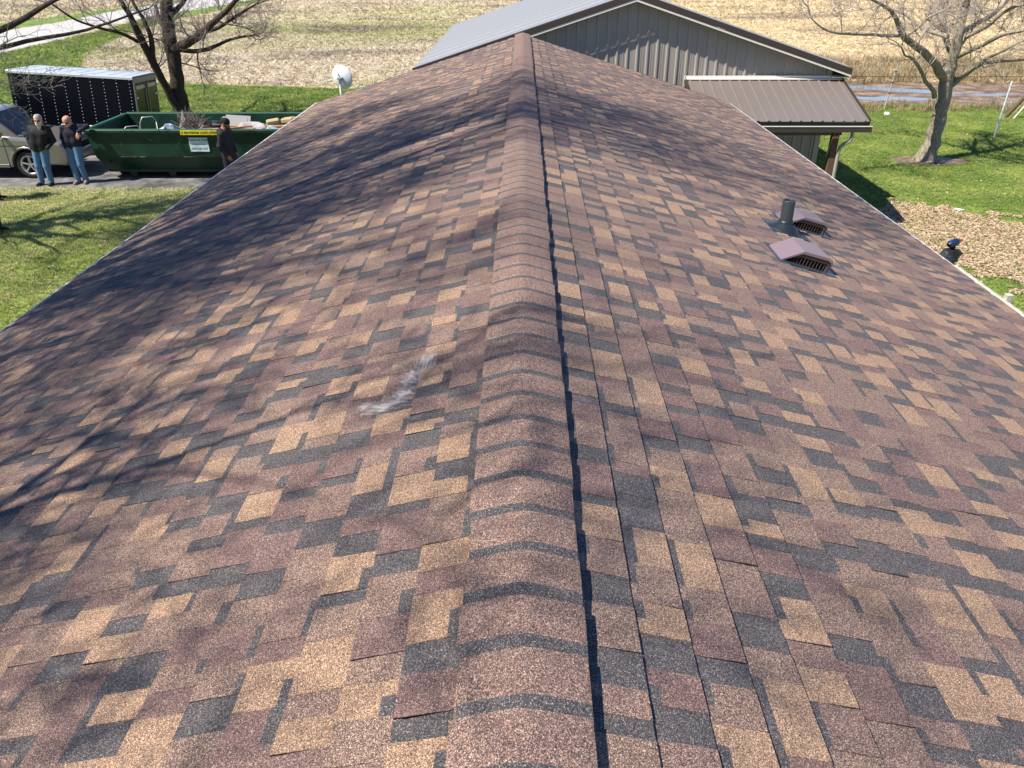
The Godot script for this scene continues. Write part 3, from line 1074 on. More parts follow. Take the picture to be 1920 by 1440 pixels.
func trees() -> void:
	tree("bare_tree", "bare dark forked tree standing behind the green dumpster", "bare trees around the yard", LEFT_TREE, M.dark_bark, 51, 0.6)
	tree("bare_tree", "bare grey tree in a mulch ring on the green lawn", "bare trees around the yard", RIGHT_TREE, M.bark, 52, 0.6)
	# the tree beside the driveway whose low twigs hang before the vehicles
	var a := wild_limbs(Vector3(-13.9, 0, -15.1), 11.0, 0.24, 11, 71, Vector3(0.3, 0, 0), 0.85, 0.8)
	a.append([-13.9, 2.8, -15.1, 0.08, -13.3, 3.2, -15.7, 0.06, -12.7, 3.3, -16.2, 0.04, -12.1, 3.2, -16.7, 0.025, -11.6, 3.0, -17.0, 0.01])
	a.append([-13.9, 2.9, -15.1, 0.11, -12.6, 3.4, -15.9, 0.09, -11.3, 3.75, -16.6, 0.075, -10.3, 4.05, -17.0, 0.06, -9.4, 4.5, -17.2, 0.04, -8.6, 4.75, -17.2, 0.02])
	a.append([-12.6, 3.4, -15.9, 0.07, -11.4, 3.5, -17.0, 0.055, -10.4, 3.72, -17.6, 0.045, -9.3, 3.9, -18.0, 0.03, -8.0, 4.3, -18.3, 0.015])
	tree("bare_tree", "bare tree beside the driveway, low twigs hanging before the silver vehicle", "bare trees around the yard", a, M.dark_bark, 72, 0.06, 3.0)
	# three tall trees beside the house that throw the streaks of shade on the roof
	tree("bare_tree", "tallest bare tree close beside the house, shading the shingles", "bare trees around the yard", wild_limbs(Vector3(-10.0, 0, -3.8), 19.0, 0.36, 18, 81, Vector3(0.4, 0, -0.1), 1.9, 0.62), M.dark_bark, 82, 0.24, 7.0)
	tree("bare_tree", "stout bare tree beside the house, farthest from the driveway", "bare trees around the yard", wild_limbs(Vector3(-6.5, 0, -0.8), 10.6, 0.36, 7, 91, Vector3(-0.5, 0, -0.2), 1.9, 0.5), M.dark_bark, 92, 0.10, 7.0)
	tree("bare_tree", "tall bare tree beside the house, nearest the driveway", "bare trees around the yard", wild_limbs(Vector3(-10.2, 0, -7.2), 15.5, 0.33, 14, 95, Vector3(0.4, 0, 0.0), 1.9, 0.6), M.dark_bark, 96, 0.24, 7.0)

# ---------------------------------------------------------------- things about the yard
func yard() -> void:
	# satellite dish on a pole past the far gable
	var d := thing("satellite_dish", "pale grey satellite dish on a pole behind the roof edge", "satellite dish", Vector3(-3.78, 0, -16.95))
	var st := S()
	tube(st, [Vector3(0, -0.1, 0), Vector3(0, 2.98, 0)], [0.03, 0.03], 14)
	obj("pole", st, M.white_metal, d)
	st = S()
	var xf := Transform3D(Basis(Vector3.UP, -0.35) * Basis(Vector3.RIGHT, -PI * 0.5 + 0.10), Vector3(0.0, 3.07, -0.10))
	var bowl: Array = []
	for i in 9:
		var r := 0.235 * i / 8.0
		bowl.append(Vector2(r, r * r * 1.05))
	bowl.append(Vector2(0.241, 0.062))
	bowl.append(Vector2(0.236, 0.055))
	for i in range(7, -1, -1):
		var r := 0.235 * i / 8.0
		bowl.append(Vector2(r, r * r * 1.05 - 0.006))
	lathe(st, bowl, 40, xf)
	obj("reflector", st, mat(Color8(214, 220, 226), 0.4), d)
	st = S()
	bx(st, Vector3(0, 3.06, -0.03), Vector3(0.10, 0.05, 0.10), Basis.IDENTITY, 0.006)
	bx(st, Vector3(0.0, 3.02, 0.0), Vector3(0.05, 0.12, 0.07), Basis.IDENTITY, 0.006)
	bx(st, Vector3(-0.02, 3.12, -0.05), Vector3(0.018, 0.09, 0.03), Basis(Vector3(0, 0, 1), 0.4))
	obj("bracket", st, mat(Color8(130, 134, 138), 0.5, 0.4), d)
	st = S()
	tube(st, [Vector3(0, 2.92, -0.1), Vector3(0.01, 2.84, -0.3), Vector3(0.02, 2.96, -0.5)], [0.012, 0.012, 0.012], 8)
	bx(st, Vector3(0.02, 3.0, -0.5), Vector3(0.06, 0.06, 0.1), Basis.IDENTITY, 0.01)
	obj("feed_arm", st, mat(Color8(130, 134, 138), 0.5, 0.4), d)
	# weathered railing past the right eave
	var rl := thing("wooden_railing", "weathered grey wooden railing running along the eave below the roof vents", "railing", Vector3(6.98, 0, 0))
	for k in 3:
		st = S()
		var za := -12.3 + k * 3.1
		bx(st, Vector3(0, 0.9, za + 1.53), Vector3(0.13, 0.036, 3.06), Basis.IDENTITY, 0.004)
		obj("top_board", st, M.weathered, rl)
		st = S()
		bx(st, Vector3(-0.02, 0.82, za + 1.53), Vector3(0.036, 0.085, 3.04))
		bx(st, Vector3(-0.02, 0.22, za + 1.53), Vector3(0.036, 0.085, 3.04))
		obj("rail", st, M.weathered, rl)
	for k in 6:
		st = S()
		bx(st, Vector3(0.10, 0.49, -12.22 + k * 1.82), Vector3(0.09, 1.02, 0.09), Basis.IDENTITY, 0.005)
		obj("post", st, M.weathered, rl)
	for k in 60:
		st = S()
		bx(st, Vector3(0.016, 0.52, -12.05 + k * 0.15), Vector3(0.036, 0.68, 0.036))
		obj("baluster", st, M.weathered, rl)
	# cordless tool set down on the end of the railing
	var tl := thing("cordless_tool", "black and blue cordless tool with red trim standing on the railing", "power tool", Vector3(6.96, 0.918, -11.95), 0.5)
	tl.scale = Vector3.ONE * 1.0
	st = S()
	bx(st, Vector3(0, 0.05, 0), Vector3(0.26, 0.10, 0.17), Basis.IDENTITY, 0.02)
	bx(st, Vector3(-0.04, 0.13, 0), Vector3(0.16, 0.10, 0.13), Basis.IDENTITY, 0.025)
	crumple(st, Vector3(0.0, 0.11, 0.0), Vector3(0.44, 0.26, 0.30), seeded(12))
	obj("battery", st, mat(Color8(24, 24, 28), 0.55), tl)
	st = S()
	tube(st, [Vector3(0.0, 0.14, 0), Vector3(0.02, 0.22, 0), Vector3(0.03, 0.29, 0)], [0.035, 0.033, 0.036], 12)
	obj("handle", st, mat(Color8(22, 22, 26), 0.6), tl)
	st = S()
	tube(st, [Vector3(-0.10, 0.30, 0), Vector3(-0.08, 0.315, 0), Vector3(0.06, 0.335, 0), Vector3(0.10, 0.335, 0)], [0.045, 0.062, 0.062, 0.045], 18)
	bx(st, Vector3(-0.09, 0.12, 0.05), Vector3(0.09, 0.06, 0.08), Basis.IDENTITY, 0.02)
	obj("motor_housing", st, mat(Color8(16, 40, 74), 0.45), tl)
	st = S()
	tube(st, [Vector3(0.10, 0.335, 0), Vector3(0.15, 0.34, 0), Vector3(0.19, 0.342, 0)], [0.04, 0.032, 0.018], 14)
	obj("chuck", st, mat(Color8(186, 60, 52), 0.4), tl)
	# fence remains by the ditch
	post("metal_fence_post", "thin grey metal post leaning by the ditch with insulators", Vector3(14.1, 0, -31.4), Vector3(14.35, 1.75, -31.6), 0.025, Color8(150, 150, 140), true)
	post("metal_fence_post", "pale straight metal post standing alone on the lawn beside the grey tree", Vector3(15.6, 0, -26.2), Vector3(15.72, 1.75, -26.3), 0.03, Color8(206, 208, 206), false)
	post("wooden_fence_post", "dark weathered wooden post leaning to one side near the ditch", Vector3(17.8, 0, -29.6), Vector3(18.75, 1.6, -29.4), 0.07, Color8(92, 74, 58), false)
	post("metal_fence_post", "pale metal post propped beside the leaning wooden post", Vector3(18.05, 0, -29.45), Vector3(18.85, 1.5, -29.3), 0.03, Color8(196, 196, 192), false)
	# wire from the garage corner past the tree
	st = S()
	var wp: Array = []
	var wr: Array = []
	for i in 25:
		var t := i / 24.0
		wp.append(Vector3(7.1, 2.93, -18.3).lerp(Vector3(26, 1.45, -31.5), t) - Vector3(0, sin(t * PI) * 0.10, 0))
		wr.append(0.008)
	tube(st, wp, wr, 5)
	tag(obj("wire", st, mat(Color8(104, 80, 56), 0.7)), "thin brown wire strung from the garage corner past the tree", "wire")
	# bits lying on the grass
	st = S()
	var g := RandomNumberGenerator.new()
	g.seed = 8
	crumple(st, Vector3(10.3, 0.03, -17.9), Vector3(0.30, 0.05, 0.16), g)
	tag(obj("white_scrap", st, mat(Color8(226, 226, 222), 0.8)), "crumpled white scrap lying on grass beside the leaf litter", "litter")
	st = S()
	crumple(st, Vector3(13.6, 0.08, -30.0), Vector3(0.24, 0.16, 0.2), g)
	tag(obj("pale_stone", st, mat(Color8(214, 206, 192), 0.9)), "pale stone lying at the foot of the leaning metal post", "stone")
	# mulch ring
	st = S()
	sheet(st, ring_pts(Vector2(11.9, -22.9), 1.15, 0.62), 0.012, 0.12, 0.2)
	var mu := struct("mulch_ground", st, M.mud)
	mu.set_meta("kind", "structure")
	# air conditioner shaped pale tank by the garage wall, half behind the eave
	var tk := thing("pale_tank", "small pale grey rounded tank against the garage wall", "tank", Vector3(6.25, 0, -17.6))
	st = S()
	lathe(st, [Vector2(0.0, 0.0), Vector2(0.22, 0.0), Vector2(0.24, 0.05), Vector2(0.24, 0.82), Vector2(0.20, 0.93), Vector2(0.10, 0.98), Vector2(0.0, 0.99)], 28)
	obj("shell", st, mat(Color8(150, 150, 150), 0.45), tk)
	st = S()
	lathe(st, [Vector2(0.05, 0.98), Vector2(0.05, 1.05), Vector2(0.0, 1.06)], 16)
	obj("valve_cap", st, mat(Color8(90, 90, 90), 0.5), tk)

func ring_pts(c: Vector2, rx: float, rz: float) -> Array:
	var o: Array = []
	for k in 20:
		var t := TAU * k / 20.0
		o.append(c + Vector2(cos(t) * rx, sin(t) * rz))
	return o

func post(called: String, label: String, a: Vector3, b: Vector3, r: float, c: Color, clips: bool) -> void:
	var o := thing(called, label, "fence post", a)
	var st := S()
	var d := b - a
	tube(st, [-d * 0.05, d * 0.3, d * 0.7, d], [r, r * 1.02, r * 0.97, r * 0.9], 9, true, 0.05)
	obj("shaft", st, mat(c, 0.8), o)
	if clips:
		for k in 3:
			st = S()
			bx(st, d * (0.35 + 0.22 * k) + Vector3(0, 0, 0.03), Vector3(0.09, 0.035, 0.05), Basis.IDENTITY, 0.006)
			obj("insulator", st, mat(Color8(60, 58, 54), 0.6), o)

func crumple(st: SurfaceTool, c: Vector3, s: Vector3, g: RandomNumberGenerator) -> void:
	# a faceted, uneven lump
	flat(st)
	var rows: Array = []
	for i in 6:
		var row: Array = []
		var ph := lerpf(-PI * 0.5, PI * 0.5, i / 5.0)
		for k in 9:
			var t := TAU * k / 9.0
			row.append(c + Vector3(cos(ph) * cos(t) * s.x, sin(ph) * s.y, cos(ph) * sin(t) * s.z) * (g.randf_range(0.72, 1.18) if i > 0 and i < 5 else 1.0) * 0.5 * 2.0 * 0.5)
		rows.append(row)
	for i in 5:
		for k in 9:
			quad(st, rows[i][k], rows[i + 1][k], rows[i + 1][(k + 1) % 9], rows[i][(k + 1) % 9])

# ---------------------------------------------------------------- vehicles
func swept(st: SurfaceTool, poly: PackedVector2Array, hw: float, bev: float) -> void:
	# side outline (x, y) swept across the width z, with rounded shoulders
	var n := poly.size()
	var ins := PackedVector2Array()
	var area := 0.0
	for i in n: area += poly[i].cross(poly[(i + 1) % n])
	var sg := 1.0 if area > 0 else -1.0
	for i in n:
		var a := (poly[i] - poly[(i + n - 1) % n]).normalized()
		var b := (poly[(i + 1) % n] - poly[i]).normalized()
		var nn := Vector2(-(a + b).y, (a + b).x).normalized() * sg
		ins.append(poly[i] + nn * bev)
	var at := func(p: Vector2, z: float) -> Vector3: return Vector3(p.x, p.y, z)
	var mid := PackedVector2Array()
	for i in n: mid.append(poly[i].lerp(ins[i], 0.3))
	var rings := [[ins, hw], [mid, hw - bev * 0.3], [poly, hw - bev], [poly, -hw + bev], [mid, -hw + bev * 0.3], [ins, -hw]]
	for k in rings.size() - 1:
		if k == 2: flat(st)
		else: flat(st)
		for i in n:
			var j := (i + 1) % n
			quad(st, at.call(rings[k][0][i], rings[k][1]), at.call(rings[k][0][j], rings[k][1]), at.call(rings[k + 1][0][j], rings[k + 1][1]), at.call(rings[k + 1][0][i], rings[k + 1][1]))
	flat(st)
	var ix := Geometry2D.triangulate_polygon(ins)
	for z: float in [hw, -hw]:
		for k in range(0, ix.size(), 3):
			tri(st, at.call(ins[ix[k]], z), at.call(ins[ix[k + 1]], z), at.call(ins[ix[k + 2]], z))

func wheel(parent: Node3D, at: Vector3, r: float, w: float, side: float) -> void:
	var o := Node3D.new()
	o.name = "wheel"
	parent.add_child(o, true)
	o.position = at
	var xf := Transform3D(Basis(Vector3.RIGHT, PI * 0.5 * side), Vector3.ZERO)
	var st := S()
	lathe(st, [Vector2(r * 0.68, -w * 0.5), Vector2(r * 0.9, -w * 0.5), Vector2(r * 0.985, -w * 0.4), Vector2(r, -w * 0.2), Vector2(r, w * 0.2), Vector2(r * 0.985, w * 0.4), Vector2(r * 0.9, w * 0.5), Vector2(r * 0.70, w * 0.48), Vector2(r * 0.66, w * 0.40)], 36, xf)
	obj("tyre", st, M.tyre, o)
	st = S()
	lathe(st, [Vector2(r * 0.69, w * 0.46), Vector2(r * 0.66, w * 0.47), Vector2(r * 0.60, w * 0.40), Vector2(r * 0.58, -w * 0.2), Vector2(r * 0.69, -w * 0.45)], 36, xf)
	lathe(st, [Vector2(0, w * 0.42), Vector2(r * 0.14, w * 0.41), Vector2(r * 0.17, w * 0.34), Vector2(r * 0.17, w * 0.0)], 24, xf)
	for k in 5:
		var t := TAU * k / 5.0 + 0.3
		var dir := Vector3(cos(t), sin(t), 0)
		var zz := Vector3(0, 0, side * w * 0.34)
		bar(st, dir * r * 0.12 + zz, dir * r * 0.62 + zz * 1.05, r * 0.17, w * 0.14)
	obj("rim", st, M.alloy, o)
	st = S()
	lathe(st, [Vector2(0, w * 0.05), Vector2(r * 0.6, w * 0.05)], 24, xf)
	obj("brake_disc", st, M.vent_black, o)

func arch(c: Vector2, r: float, from_right: bool) -> Array:
	var o: Array = []
	for k in 11:
		var t := PI * k / 10.0
		o.append(c + Vector2(cos(t) * r * (1 if from_right else -1), sin(t) * r))
	return o

func suv(label: String, at: Vector3, turn: float, paint: Material) -> void:
	var o := thing("parked_car", label, "car", at, turn)
	var poly := PackedVector2Array([Vector2(1.02, 0.34), Vector2(1.10, 0.44), Vector2(1.11, 0.62), Vector2(1.06, 0.80), Vector2(0.98, 0.93), Vector2(0.6, 1.0), Vector2(-0.15, 1.07), Vector2(-0.5, 1.10), Vector2(-1.6, 1.10), Vector2(-3.3, 1.12), Vector2(-3.42, 0.9), Vector2(-3.46, 0.6), Vector2(-3.42, 0.36)])
	poly.append_array(PackedVector2Array(arch(Vector2(-2.75, 0.36), 0.43, false)))
	poly.append(Vector2(-2.2, 0.30)); poly.append(Vector2(-0.55, 0.30))
	poly.append_array(PackedVector2Array(arch(Vector2(0, 0.36), 0.43, false)))
	var st := S()
	swept(st, poly, 0.89, 0.07)
	obj("body", st, paint, o)
	# glasshouse
	st = S()
	var cab := PackedVector2Array([Vector2(-0.2, 1.07), Vector2(-0.78, 1.60), Vector2(-0.95, 1.66), Vector2(-2.9, 1.68), Vector2(-3.1, 1.62), Vector2(-3.36, 1.09)])
	swept(st, cab, 0.74, 0.05)
	obj("cabin", st, paint, o)
	var glass: Material = M.glass_dark
	st = S()
	flat(st)
	for z: float in [-0.755, 0.755]:
		for wn: Array in [[-0.55, -1.0, -1.42, -1.42], [-1.5, -1.5, -2.32, -2.32], [-2.4, -2.4, -3.2, -3.0]]:
			var poly2 := PackedVector2Array([Vector2(wn[0], 1.14), Vector2(wn[1], 1.56), Vector2(wn[3], 1.58), Vector2(wn[2], 1.14)])
			prism(st, poly2, Vector3(0, 0, z), Vector3.RIGHT, Vector3.UP, Vector3(0, 0, 0.006 * signf(z)))
	obj("side_window", st, glass, o)
	st = S()
	var wa := Vector3(-0.17, 1.09, 0)
	var wb := Vector3(-0.80, 1.62, 0)
	var nn := Vector3(0.64, 0.76, 0) * 0.012
	flat(st)
	quad(st, wa + nn + Vector3(0, 0, -0.70), wa + nn + Vector3(0, 0, 0.70), wb + nn + Vector3(0, 0, 0.62), wb + nn + Vector3(0, 0, -0.62))
	quad(st, wa + Vector3(0, 0, -0.70), wb + Vector3(0, 0, -0.62), wb + Vector3(0, 0, 0.62), wa + Vector3(0, 0, 0.70))
	obj("windscreen", st, glass, o)
	# dark cowl and wipers below the screen
	st = S()
	bx(st, Vector3(-0.10, 1.085, 0), Vector3(0.16, 0.035, 1.46), Basis(Vector3(0, 0, 1), -0.18), 0.008)
	obj("cowl", st, mat(Color8(32, 48, 42), 0.5), o)
	for z: float in [-0.42, 0.2]:
		st = S()
		tube(st, [Vector3(-0.10, 1.11, z + 0.2), Vector3(-0.2, 1.15, z), Vector3(-0.24, 1.18, z - 0.3)], [0.012, 0.010, 0.008], 6)
		obj("wiper", st, M.vent_black, o)
	# flares, rocker, bumper, lamps, grille, mirror, door seam and handle
	for cx: float in [0.0, -2.75]:
		for z: float in [-0.89, 0.89]:
			st = S()
			var pts: Array = []
			var rad: Array = []
			for k in 15:
				var t := lerpf(-0.08, PI + 0.08, k / 14.0)
				pts.append(Vector3(cx + cos(t) * 0.455, 0.36 + sin(t) * 0.455, z))
				rad.append(0.035)
			tube(st, pts, rad, 8)
			obj("wheel_flare", st, paint, o)
			wheel(o, Vector3(cx, 0.36, z * 0.87), 0.36, 0.22, signf(z))
	st = S()
	for z: float in [-0.88, 0.88]:
		bx(st, Vector3(-1.37, 0.34, z), Vector3(1.7, 0.10, 0.06), Basis.IDENTITY, 0.015)
	obj("running_board", st, mat(Color8(92, 92, 90), 0.6), o)
	st = S()
	bx(st, Vector3(1.06, 0.50, 0), Vector3(0.14, 0.22, 1.72), Basis.IDENTITY, 0.04)
	obj("bumper", st, paint, o)
	st = S()
	bx(st, Vector3(1.085, 0.74, 0), Vector3(0.05, 0.16, 0.9), Basis(Vector3(0, 0, 1), 0.2), 0.01)
	obj("grille", st, M.vent_black, o)
	for z: float in [-0.66, 0.66]:
		st = S()
		bx(st, Vector3(1.06, 0.76, z), Vector3(0.10, 0.15, 0.32), Basis(Vector3(0, 0, 1), 0.2), 0.03)
		obj("headlight", st, mat(Color8(210, 214, 216), 0.1), o)
		st = S()
		bx(st, Vector3(-0.52, 1.16, z * 1.5), Vector3(0.10, 0.13, 0.2), Basis.IDENTITY, 0.03)
		obj("mirror", st, paint, o)
	st = S()
	for z: float in [-0.892, 0.892]:
		for x: float in [-0.52, -1.46, -2.3]:
			bx(st, Vector3(x, 0.72, z), Vector3(0.012, 0.66, 0.006))
		bx(st, Vector3(-0.2, 0.86, z), Vector3(1.2, 0.012, 0.006))
	obj("panel_gap", st, M.vent_black, o)
	for z: float in [-0.9, 0.9]:
		for x: float in [-1.28, -2.15]:
			st = S()
			bx(st, Vector3(x, 0.92, z), Vector3(0.16, 0.03, 0.03), Basis.IDENTITY, 0.008)
			obj("door_handle", st, paint, o)
	st = S()
	bx(st, Vector3(-1.2, 0.42, 0), Vector3(3.9, 0.18, 1.3))
	obj("underbody", st, M.vent_black, o)

func vehicles() -> void:
	M.tyre = mat(Color8(34, 33, 33), 0.85)
	M.alloy = mat(Color8(190, 190, 188), 0.3, 0.6)
	var silver := mat(Color8(132, 128, 122), 0.3, 0.45)
	silver.clearcoat_enabled = true
	silver.clearcoat = 0.7
	silver.clearcoat_roughness = 0.08
	suv("silver sport utility vehicle parked on the driveway beside the dumpster", Vector3(-13.22, 0.008, -21.75), 0.0, silver)
	var blue := mat(Color8(28, 58, 104), 0.28, 0.3)
	blue.clearcoat_enabled = true
	blue.clearcoat = 0.8
	suv("dark blue vehicle parked past the front of the black trailer", Vector3(-17.1, 0.008, -25.4), 0.0, blue)
	# enclosed cargo trailer, settled a little on the slope of the drive
	var l := Vector3(-0.998, 0.067, 0.066).normalized()
	var w := Vector3(-0.066, -0.056, -0.998).normalized()
	var u := l.cross(w)
	if u.y < 0: u = -u
	w = u.cross(l)
	if w.z > 0: w = -w
	var o := thing("cargo_trailer", "black enclosed cargo trailer with white roof and rows of rivets", "trailer")
	o.transform = Transform3D(Basis(-l, u, -w).orthonormalized(), Vector3(-11.48, 0.06, -23.7))
	var L := 3.465
	var W := 1.79
	var H := 2.12
	var black := mat(Color8(12, 14, 22), 0.3)
	black.metallic_specular = 0.25
	var st := S()
	bx(st, Vector3(-L * 0.5, (H + 0.42) * 0.5, -W * 0.5), Vector3(L, H - 0.42, W), Basis.IDENTITY, 0.02)
	obj("box_body", st, black, o)
	st = S()
	bx(st, Vector3(-L * 0.5, H + 0.012, -W * 0.5), Vector3(L + 0.02, 0.03, W + 0.02), Basis.IDENTITY, 0.01)
	for k in 8: bx(st, Vector3(-0.25 - k * 0.43, H + 0.03, -W * 0.5), Vector3(0.03, 0.008, W - 0.05))
	obj("roof", st, mat(Color8(172, 182, 190), 0.4), o)
	st = S()
	bx(st, Vector3(-L * 0.5, H - 0.03, 0.006), Vector3(L + 0.03, 0.07, 0.02), Basis.IDENTITY, 0.006)
	bx(st, Vector3(-L * 0.5, 0.46, 0.006), Vector3(L + 0.03, 0.07, 0.02), Basis.IDENTITY, 0.006)
	obj("edge_trim", st, mat(Color8(206, 212, 214), 0.35, 0.4), o)
	st = S()
	for k in 10:
		var x := -0.10 - k * (L - 0.2) / 9.0
		for i in 17:
			var y := 0.56 + i * 0.092
			lathe(st, [Vector2(0.0105, 0.0), Vector2(0.009, 0.005), Vector2(0.0, 0.007)], 6, Transform3D(Basis(Vector3.RIGHT, PI * 0.5), Vector3(x, y, 0.001)))
	var rv := obj("rivets", st, mat(Color8(230, 232, 232), 0.4), o)
	rv.set_meta("kind", "stuff")
	# rear doors on the right-hand end
	for k in 2:
		st = S()
		bx(st, Vector3(0.012, 1.2, -0.47 - k * 0.85), Vector3(0.03, 1.42, 0.80), Basis.IDENTITY, 0.006)
		var d := obj("rear_door", st, mat(Color8(38, 44, 28), 0.2), o)
		st = S()
		bx(st, Vector3(0.03, 1.83, -0.47 - k * 0.85), Vector3(0.012, 0.10, 0.70))
		obj("door_header", st, mat(Color8(170, 172, 168), 0.4, 0.4), d)
		st = S()
		tube(st, [Vector3(0.05, 0.52, -0.80 - k * 0.18), Vector3(0.05, 1.88, -0.80 - k * 0.18)], [0.014, 0.014], 8)
		obj("lock_rod", st, mat(Color8(150, 150, 148), 0.35, 0.6), d)
		for y: float in [0.75, 1.55]:
			st = S()
			bx(st, Vector3(0.032, y, -0.12 - k * 1.55), Vector3(0.02, 0.05, 0.16), Basis.IDENTITY, 0.005)
			obj("hinge", st, mat(Color8(196, 198, 196), 0.35, 0.5), d)
	st = S()
	bx(st, Vector3(0.014, H - 0.09, -W * 0.5), Vector3(0.04, 0.16, W), Basis.IDENTITY, 0.008)
	for z: float in [-0.035, -W + 0.035]:
		bx(st, Vector3(0.016, 1.25, z), Vector3(0.044, 1.6, 0.06), Basis.IDENTITY, 0.008)
	obj("rear_frame", st, mat(Color8(120, 122, 112), 0.4, 0.4), o)
	for z: float in [-0.05, -W + 0.05]:
		wheel(o, Vector3(-1.75, 0.33, z), 0.33, 0.2, 1.0 if z > -0.5 else -1.0)
		st = S()
		bx(st, Vector3(-1.75, 0.70, z), Vector3(0.9, 0.05, 0.24), Basis.IDENTITY, 0.012)
		obj("fender", st, mat(Color8(206, 212, 214), 0.35, 0.4), o)
	st = S()
	bar(st, Vector3(-L, 0.42, -W * 0.3), Vector3(-L - 1.1, 0.36, -W * 0.5), 0.08, 0.1)
	bar(st, Vector3(-L, 0.42, -W * 0.7), Vector3(-L - 1.1, 0.36, -W * 0.5), 0.08, 0.1)
	bx(st, Vector3(-L - 0.95, 0.16, -W * 0.5), Vector3(0.07, 0.44, 0.07))
	obj("tongue", st, M.vent_black, o)
	st = S()
	bx(st, Vector3(-L * 0.5, 0.38, -W * 0.5), Vector3(L - 0.1, 0.1, W - 0.3))
	obj("chassis", st, M.vent_black, o)

# ---------------------------------------------------------------- dumpster and what lies in it
func lettering(text: String, size: float, m: Material, parent: Node3D, called: String, xf: Transform3D, bold := true) -> void:
	var t := TextMesh.new()
	var f := SystemFont.new()
	f.font_names = PackedStringArray(["Droid Sans"])
	f.font_weight = 700 if bold else 400
	t.font = f
	t.text = text
	t.font_size = 64
	t.pixel_size = size / 64.0
	t.depth = 0.004
	t.material = m
	var o := put(called, t, parent)
	o.transform = xf

